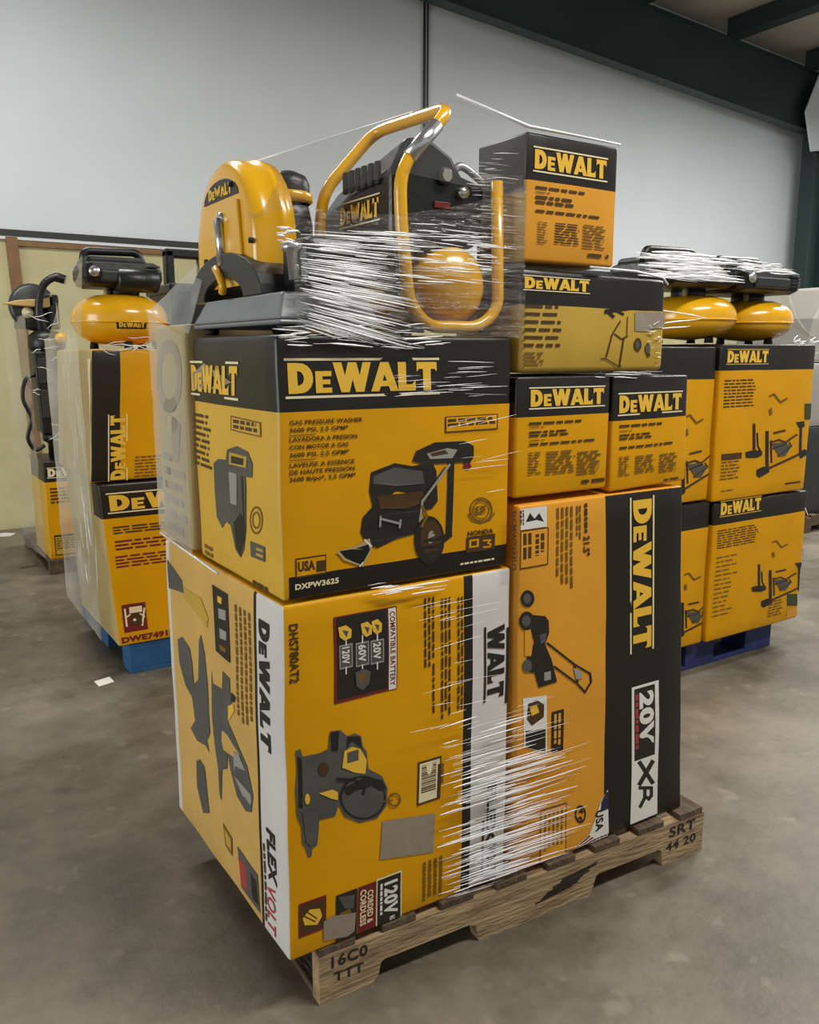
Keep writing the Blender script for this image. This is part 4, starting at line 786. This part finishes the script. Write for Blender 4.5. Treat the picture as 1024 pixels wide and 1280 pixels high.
# ================================================================== STRETCH WRAP
def sheet(root, name, fn, nu, nv, mt, jitter=0):
    mb = MB(); vs = [fn(i/nu, j/nv) for j in range(nv+1) for i in range(nu+1)]
    if jitter: vs = [v+noise.noise_vector(v*14)*jitter for v in vs]
    mb.add(vs, [[j*(nu+1)+i, j*(nu+1)+i+1, (j+1)*(nu+1)+i+1, (j+1)*(nu+1)+i] for j in range(nv) for i in range(nu)], mt, True); return mb.build(name, root, recalc=False)
def bil(a,b,c,d): 
    a,b,c,d = map(Vector,(a,b,c,d)); return lambda u,v: (a*(1-u)+b*u)*(1-v)+(d*(1-u)+c*u)*v
wrap = empty('stretch_wrap',(1.25,1.75,.14),'clear shiny stretch wrap with white pleats pulled around the big pallet stack','plastic wrap')
apex = Vector((1.095,1.53,1.952)); apexb = Vector((1.06,1.80,1.952)); sawt = Vector((.752,1.83,1.832)); sawn = Vector((.80,1.66,1.74))
# tent from saw to the tube frame to the top carton
sheet(wrap,'film',bil((.70,1.70,1.70),(.958,1.53,1.79),apex,sawt),16,10,filmT,.0012)
sheet(wrap,'film',bil((.963,1.522,1.79),(1.25,1.486,1.76),(1.256,1.487,1.904),apex),16,8,filmT,.0012)
# wrinkled belt across compressor and saw
def belt(u,v):
    x = .70+.555*u; zt = 1.695+.09*u-.03*math.sin(math.pi*u); z = 1.466+(zt-1.466)*v
    return Vector((x, 1.484+.012*math.sin(u*9+v*3)*(1-u)*u*2, z))
sheet(wrap,'film',belt,40,16,filmW,.004)
# film hanging at the rear left edge
sheet(wrap,'film',bil((.648,2.27,.95),(.645,1.99,.95),(.645,1.99,1.47),(.648,2.27,1.535)),8,20,filmM,.003)
sheet(wrap,'film',bil((.648,2.27,1.535),(.655,1.97,1.475),(.69,1.96,1.60),(.70,2.02,1.64)),10,8,filmM,.003)
# pleats: narrow film folds, their white colour stands in for glints
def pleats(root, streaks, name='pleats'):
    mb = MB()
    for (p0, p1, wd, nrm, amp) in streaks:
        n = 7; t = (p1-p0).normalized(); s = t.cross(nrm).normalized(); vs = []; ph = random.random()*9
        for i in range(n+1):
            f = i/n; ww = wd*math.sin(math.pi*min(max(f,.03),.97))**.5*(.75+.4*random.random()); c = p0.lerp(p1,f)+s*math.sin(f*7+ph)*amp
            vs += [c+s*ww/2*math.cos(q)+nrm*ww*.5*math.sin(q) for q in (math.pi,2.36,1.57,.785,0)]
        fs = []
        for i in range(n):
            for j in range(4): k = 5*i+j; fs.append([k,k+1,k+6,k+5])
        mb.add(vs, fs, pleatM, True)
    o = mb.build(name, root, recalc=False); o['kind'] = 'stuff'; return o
NF, NL = Vector((0,-1,0)), Vector((-1,0,0))
R = random.Random(5)
S = []
def streak_px(zoom, x, y, dx, slope, wpx, plane, nrm=NF, amp=.0003):
    a = plane(*zoom(x,y)); b = plane(*zoom(x+dx, y+dx*slope)); S.append((a,b,wpx*.0015,nrm,amp))
zb = Z(340,260,3.2); pl = lambda px,py: ony(px,py,1.478)
for k in range(210):                                      # dense fan on the belt
    y = R.uniform(90,480); x = R.uniform(105,300 if y>200 else 520); t_ = (y-80)/400
    sl = .07+.36*t_*max(0,1-(x-100)/600)
    streak_px(zb,x,y,R.uniform(130,380)*(1 if x<260 else .7),sl*.8+R.uniform(-.008,.008),R.choice((.5,.7,.9,1.2,1.7,2.6)),pl)
for k in range(60): streak_px(zb,R.uniform(480,820),R.uniform(60,330),R.uniform(60,200),R.uniform(.02,.16),R.choice((.5,.6,.9,1.5,2.2)),pl)
for k in range(14): streak_px(zb,R.uniform(0,70),R.uniform(70,140),R.uniform(25,60),R.uniform(-.3,.5),R.choice((1.5,2.5,4)),lambda px,py: ony(px,py,1.484))
for k in range(36): streak_px(zb,R.uniform(0,620),R.uniform(470,560),R.uniform(60,180),R.uniform(-.12,.1),R.choice((.6,1.0,1.6,2.6)),lambda px,py: ony(px,py,1.480))
pf = lambda px,py: ony(px,py,1.470)
for k in range(300):                                      # lower right pleats over the seam of the two big cartons
    y = 120+800*R.random()**.6; x = R.uniform(-110,230); L = R.uniform(60,290)*(1 if y>350 else .8)
    if x+L > 520: L = 520-x
    bot = 905-.40*x
    if y > bot-20: y = R.uniform(350, bot-30)
    streak_px(a3,x,y,L,-.335+R.uniform(-.03,.03)+.06*(1-y/900),R.choice((.4,.6,.8,1.1,1.6,2.2)),pf)
for k in range(16): streak_px(Z(340,720,3.2),R.uniform(540,760),R.uniform(120,700),R.uniform(60,240),R.uniform(-.30,-.16),R.choice((.4,.6,.8)),pf)
for k in range(26): streak_px(w5,R.uniform(470,800),R.uniform(90,250),R.uniform(50,200),R.uniform(-.10,.03),R.choice((.5,.7,1.1)),lambda px,py: ony(px,py,1.482))
for k in range(10): streak_px(w5,R.uniform(680,860),R.uniform(330,640),R.uniform(60,180),R.uniform(-.25,-.08),R.choice((.4,.6,.8)),lambda px,py: ony(px,py,1.480))
for k in range(12): streak_px(w5,R.uniform(360,600),R.uniform(1000,1045)-R.uniform(0,10),R.uniform(60,160),-.16,R.choice((.8,1.5,2.5)),lambda px,py: ony(px,py,1.480))
for k in range(60):                                       # side of the top carton
    streak_px(z3,R.uniform(-30,120),R.uniform(215,700),R.uniform(50,150),R.uniform(-.02,.12),R.choice((.5,.8,1.2,2.0)),lambda px,py: onx(px,py,1.246) if px>604 else ony(px,py,1.53),Vector((-.7,-.7,0)))
for k in range(14): streak_px(z9,R.uniform(0,500),R.uniform(1140,1215),R.uniform(100,300),R.uniform(-.02,.08),R.choice((.6,1.0,1.8)),lambda px,py: ony(px,py,1.484))
for k in range(18): streak_px(z9,R.uniform(560,720),R.uniform(620,1120),R.uniform(20,70),R.uniform(-.8,.5),R.choice((.6,1.0,2.0)),lambda px,py: ony(px,py,1.484))
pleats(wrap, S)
# taut edges of the film, white tubes painting the glints along them
for pts, rr in (([apex+Vector((0,-.005,.004)), Vector((1.256,1.486,1.908)), Vector((1.40,1.485,1.907)), Vector((1.532,1.485,1.905))], [.0025,.004,.003,.002]),
                ([sawt+Vector((0,0,.003)), apexb.lerp(apex,.5)], .0010),
                ([(1.45,1.484,1.628),(1.60,1.484,1.626),(1.70,1.486,1.616),(1.724,1.49,1.60)], .003),
                ([(.644,2.25,.955),(.642,2.05,.948),(.640,1.80,.942)], .003)):
    m = MB(); m.tube(pts, rr, pleatM, 6); m.build('film_edge_glint', wrap)
# wraps of the other stacks
lw = empty('stretch_wrap',(.9,4.1,.14),'milky stretch wrap hanging down the side of the blue-pallet stack','plastic wrap')
sheet(lw,'film',bil((.79,4.50,.20),(.80,3.80,.16),(.772,3.74,1.50),(.78,4.52,1.50)),10,20,filmM,.005)
sheet(lw,'film',bil((.79,3.74,1.50),(.80,4.52,1.50),(.90,4.45,1.83),(.83,3.80,1.83)),8,8,filmT,.002)
S = []
for k in range(24): a = Vector((.788,R.uniform(3.76,4.2),R.uniform(.3,1.6))); S.append((a, a+Vector((0,R.uniform(-.05,.05),R.uniform(.08,.25))), R.choice((.002,.003,.004)), NL, .004))
for k in range(10): a = Vector((R.uniform(.84,1.0),3.735,R.uniform(1.43,1.50))); S.append((a, a+Vector((R.uniform(.06,.14),0,R.uniform(-.04,.05))), .003, NF, .003))
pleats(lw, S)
fw = empty('stretch_wrap',(.9,6.1,.1),'hazy stretch wrap around the black power tools by the cream wall','plastic wrap')
sheet(fw,'film',bil((.86,6.32,.12),(.905,5.79,.12),(.90,5.79,1.66),(.84,6.32,1.66)),8,20,filmH,.006)
S = []
for k in range(16): a = Vector((R.uniform(.90,1.05),5.785,R.uniform(.8,1.7))); S.append((a, a+Vector((R.uniform(.03,.12),0,R.uniform(-.05,.05))), .004, NF, .004))
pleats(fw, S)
rw = empty('stretch_wrap',(3.2,2.6,.14),'clear stretch wrap with bright pleats over the right-hand compressors','plastic wrap')
sheet(rw,'film',bil((3.80,2.345,1.465),(3.60,2.40,1.60),(3.66,2.46,1.83),(3.80,2.60,1.60)),8,8,filmT,.002)
S = []
for k in range(110):
    a = Vector((R.uniform(2.55,2.95),2.372,1.775+R.uniform(-.05,.045))); S.append((a, a+Vector((R.uniform(.1,.35),0,R.uniform(-.01,.012))), R.choice((.003,.005,.008,.012)), Vector((0,-.8,.6)), .001))
for x,z,x1,z1 in ((2.70,1.60,2.98,1.575),(2.68,1.545,2.94,1.57),(2.68,1.525,2.88,1.54)): S.append((Vector((x,2.36,z)),Vector((x1,2.36,z1)),.006,NF,.001))
for k in range(30):
    a = Vector((R.uniform(3.1,3.4),2.372,1.80+R.uniform(-.03,.02))); S.append((a, a+Vector((R.uniform(.08,.25),0,R.uniform(-.01,.012))), R.choice((.002,.003,.005)), Vector((0,-.8,.6)), .002))
for k in range(10): a = Vector((R.uniform(3.55,3.72),2.35,R.uniform(1.472,1.50))); S.append((a, a+Vector((R.uniform(.03,.09),0,R.uniform(-.02,.03))), .005, NF, .002))
S.append((Vector((3.79,2.34,.66)),Vector((4.05,2.6,.80)),.008,NF,.001))
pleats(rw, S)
ow = empty('stretch_wrap',(6.6,4.3,.14),'streaky stretch wrap around the far right stack','plastic wrap')
sheet(ow,'film',bil((6.20,4.8,.15),(6.20,3.92,.15),(6.22,3.92,1.36),(6.22,4.8,1.36)),8,16,filmM,.02)
S = []
for k in range(40): a = Vector((6.19,R.uniform(3.95,4.5),R.uniform(.95,1.5))); S.append((a, a+Vector((0,R.uniform(-.2,.2),R.uniform(-.06,.06))), R.choice((.004,.007,.01)), NL, .003))
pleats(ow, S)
# ================================================================== LITTER
def scrap(name, label, c, pts, mt, z=.004):
    mb = MB(); mb.prism(pts, lambda a,b: Vector((c[0]+a,c[1]+b,z)), lambda a,b: Vector((c[0]+a,c[1]+b,z+.002)), mt)
    o = mb.build(name); tag(o,label,'litter'); return o
c = onz(130,853,0); scrap('paper_scrap','small white paper scrap on the floor before the blue pallet',c,[(-.03,-.04),(.04,-.02),(.035,.05),(-.035,.03)],paper,.0005)
c = onz(8,668,0); scrap('plastic_scrap','crumpled pale plastic scrap on the floor by the cream wall',c,[(-.10,-.06),(.02,-.09),(.07,.0),(.0,.07),(-.08,.05)],paper,.0005)
c = onz(45,707,0); scrap('wood_offcut','thin dark wooden strip lying on the floor beside the dark pallet',c,[(-.10,-.02),(.14,-.03),(.14,.0),(-.10,.01)],woodd,.0005)
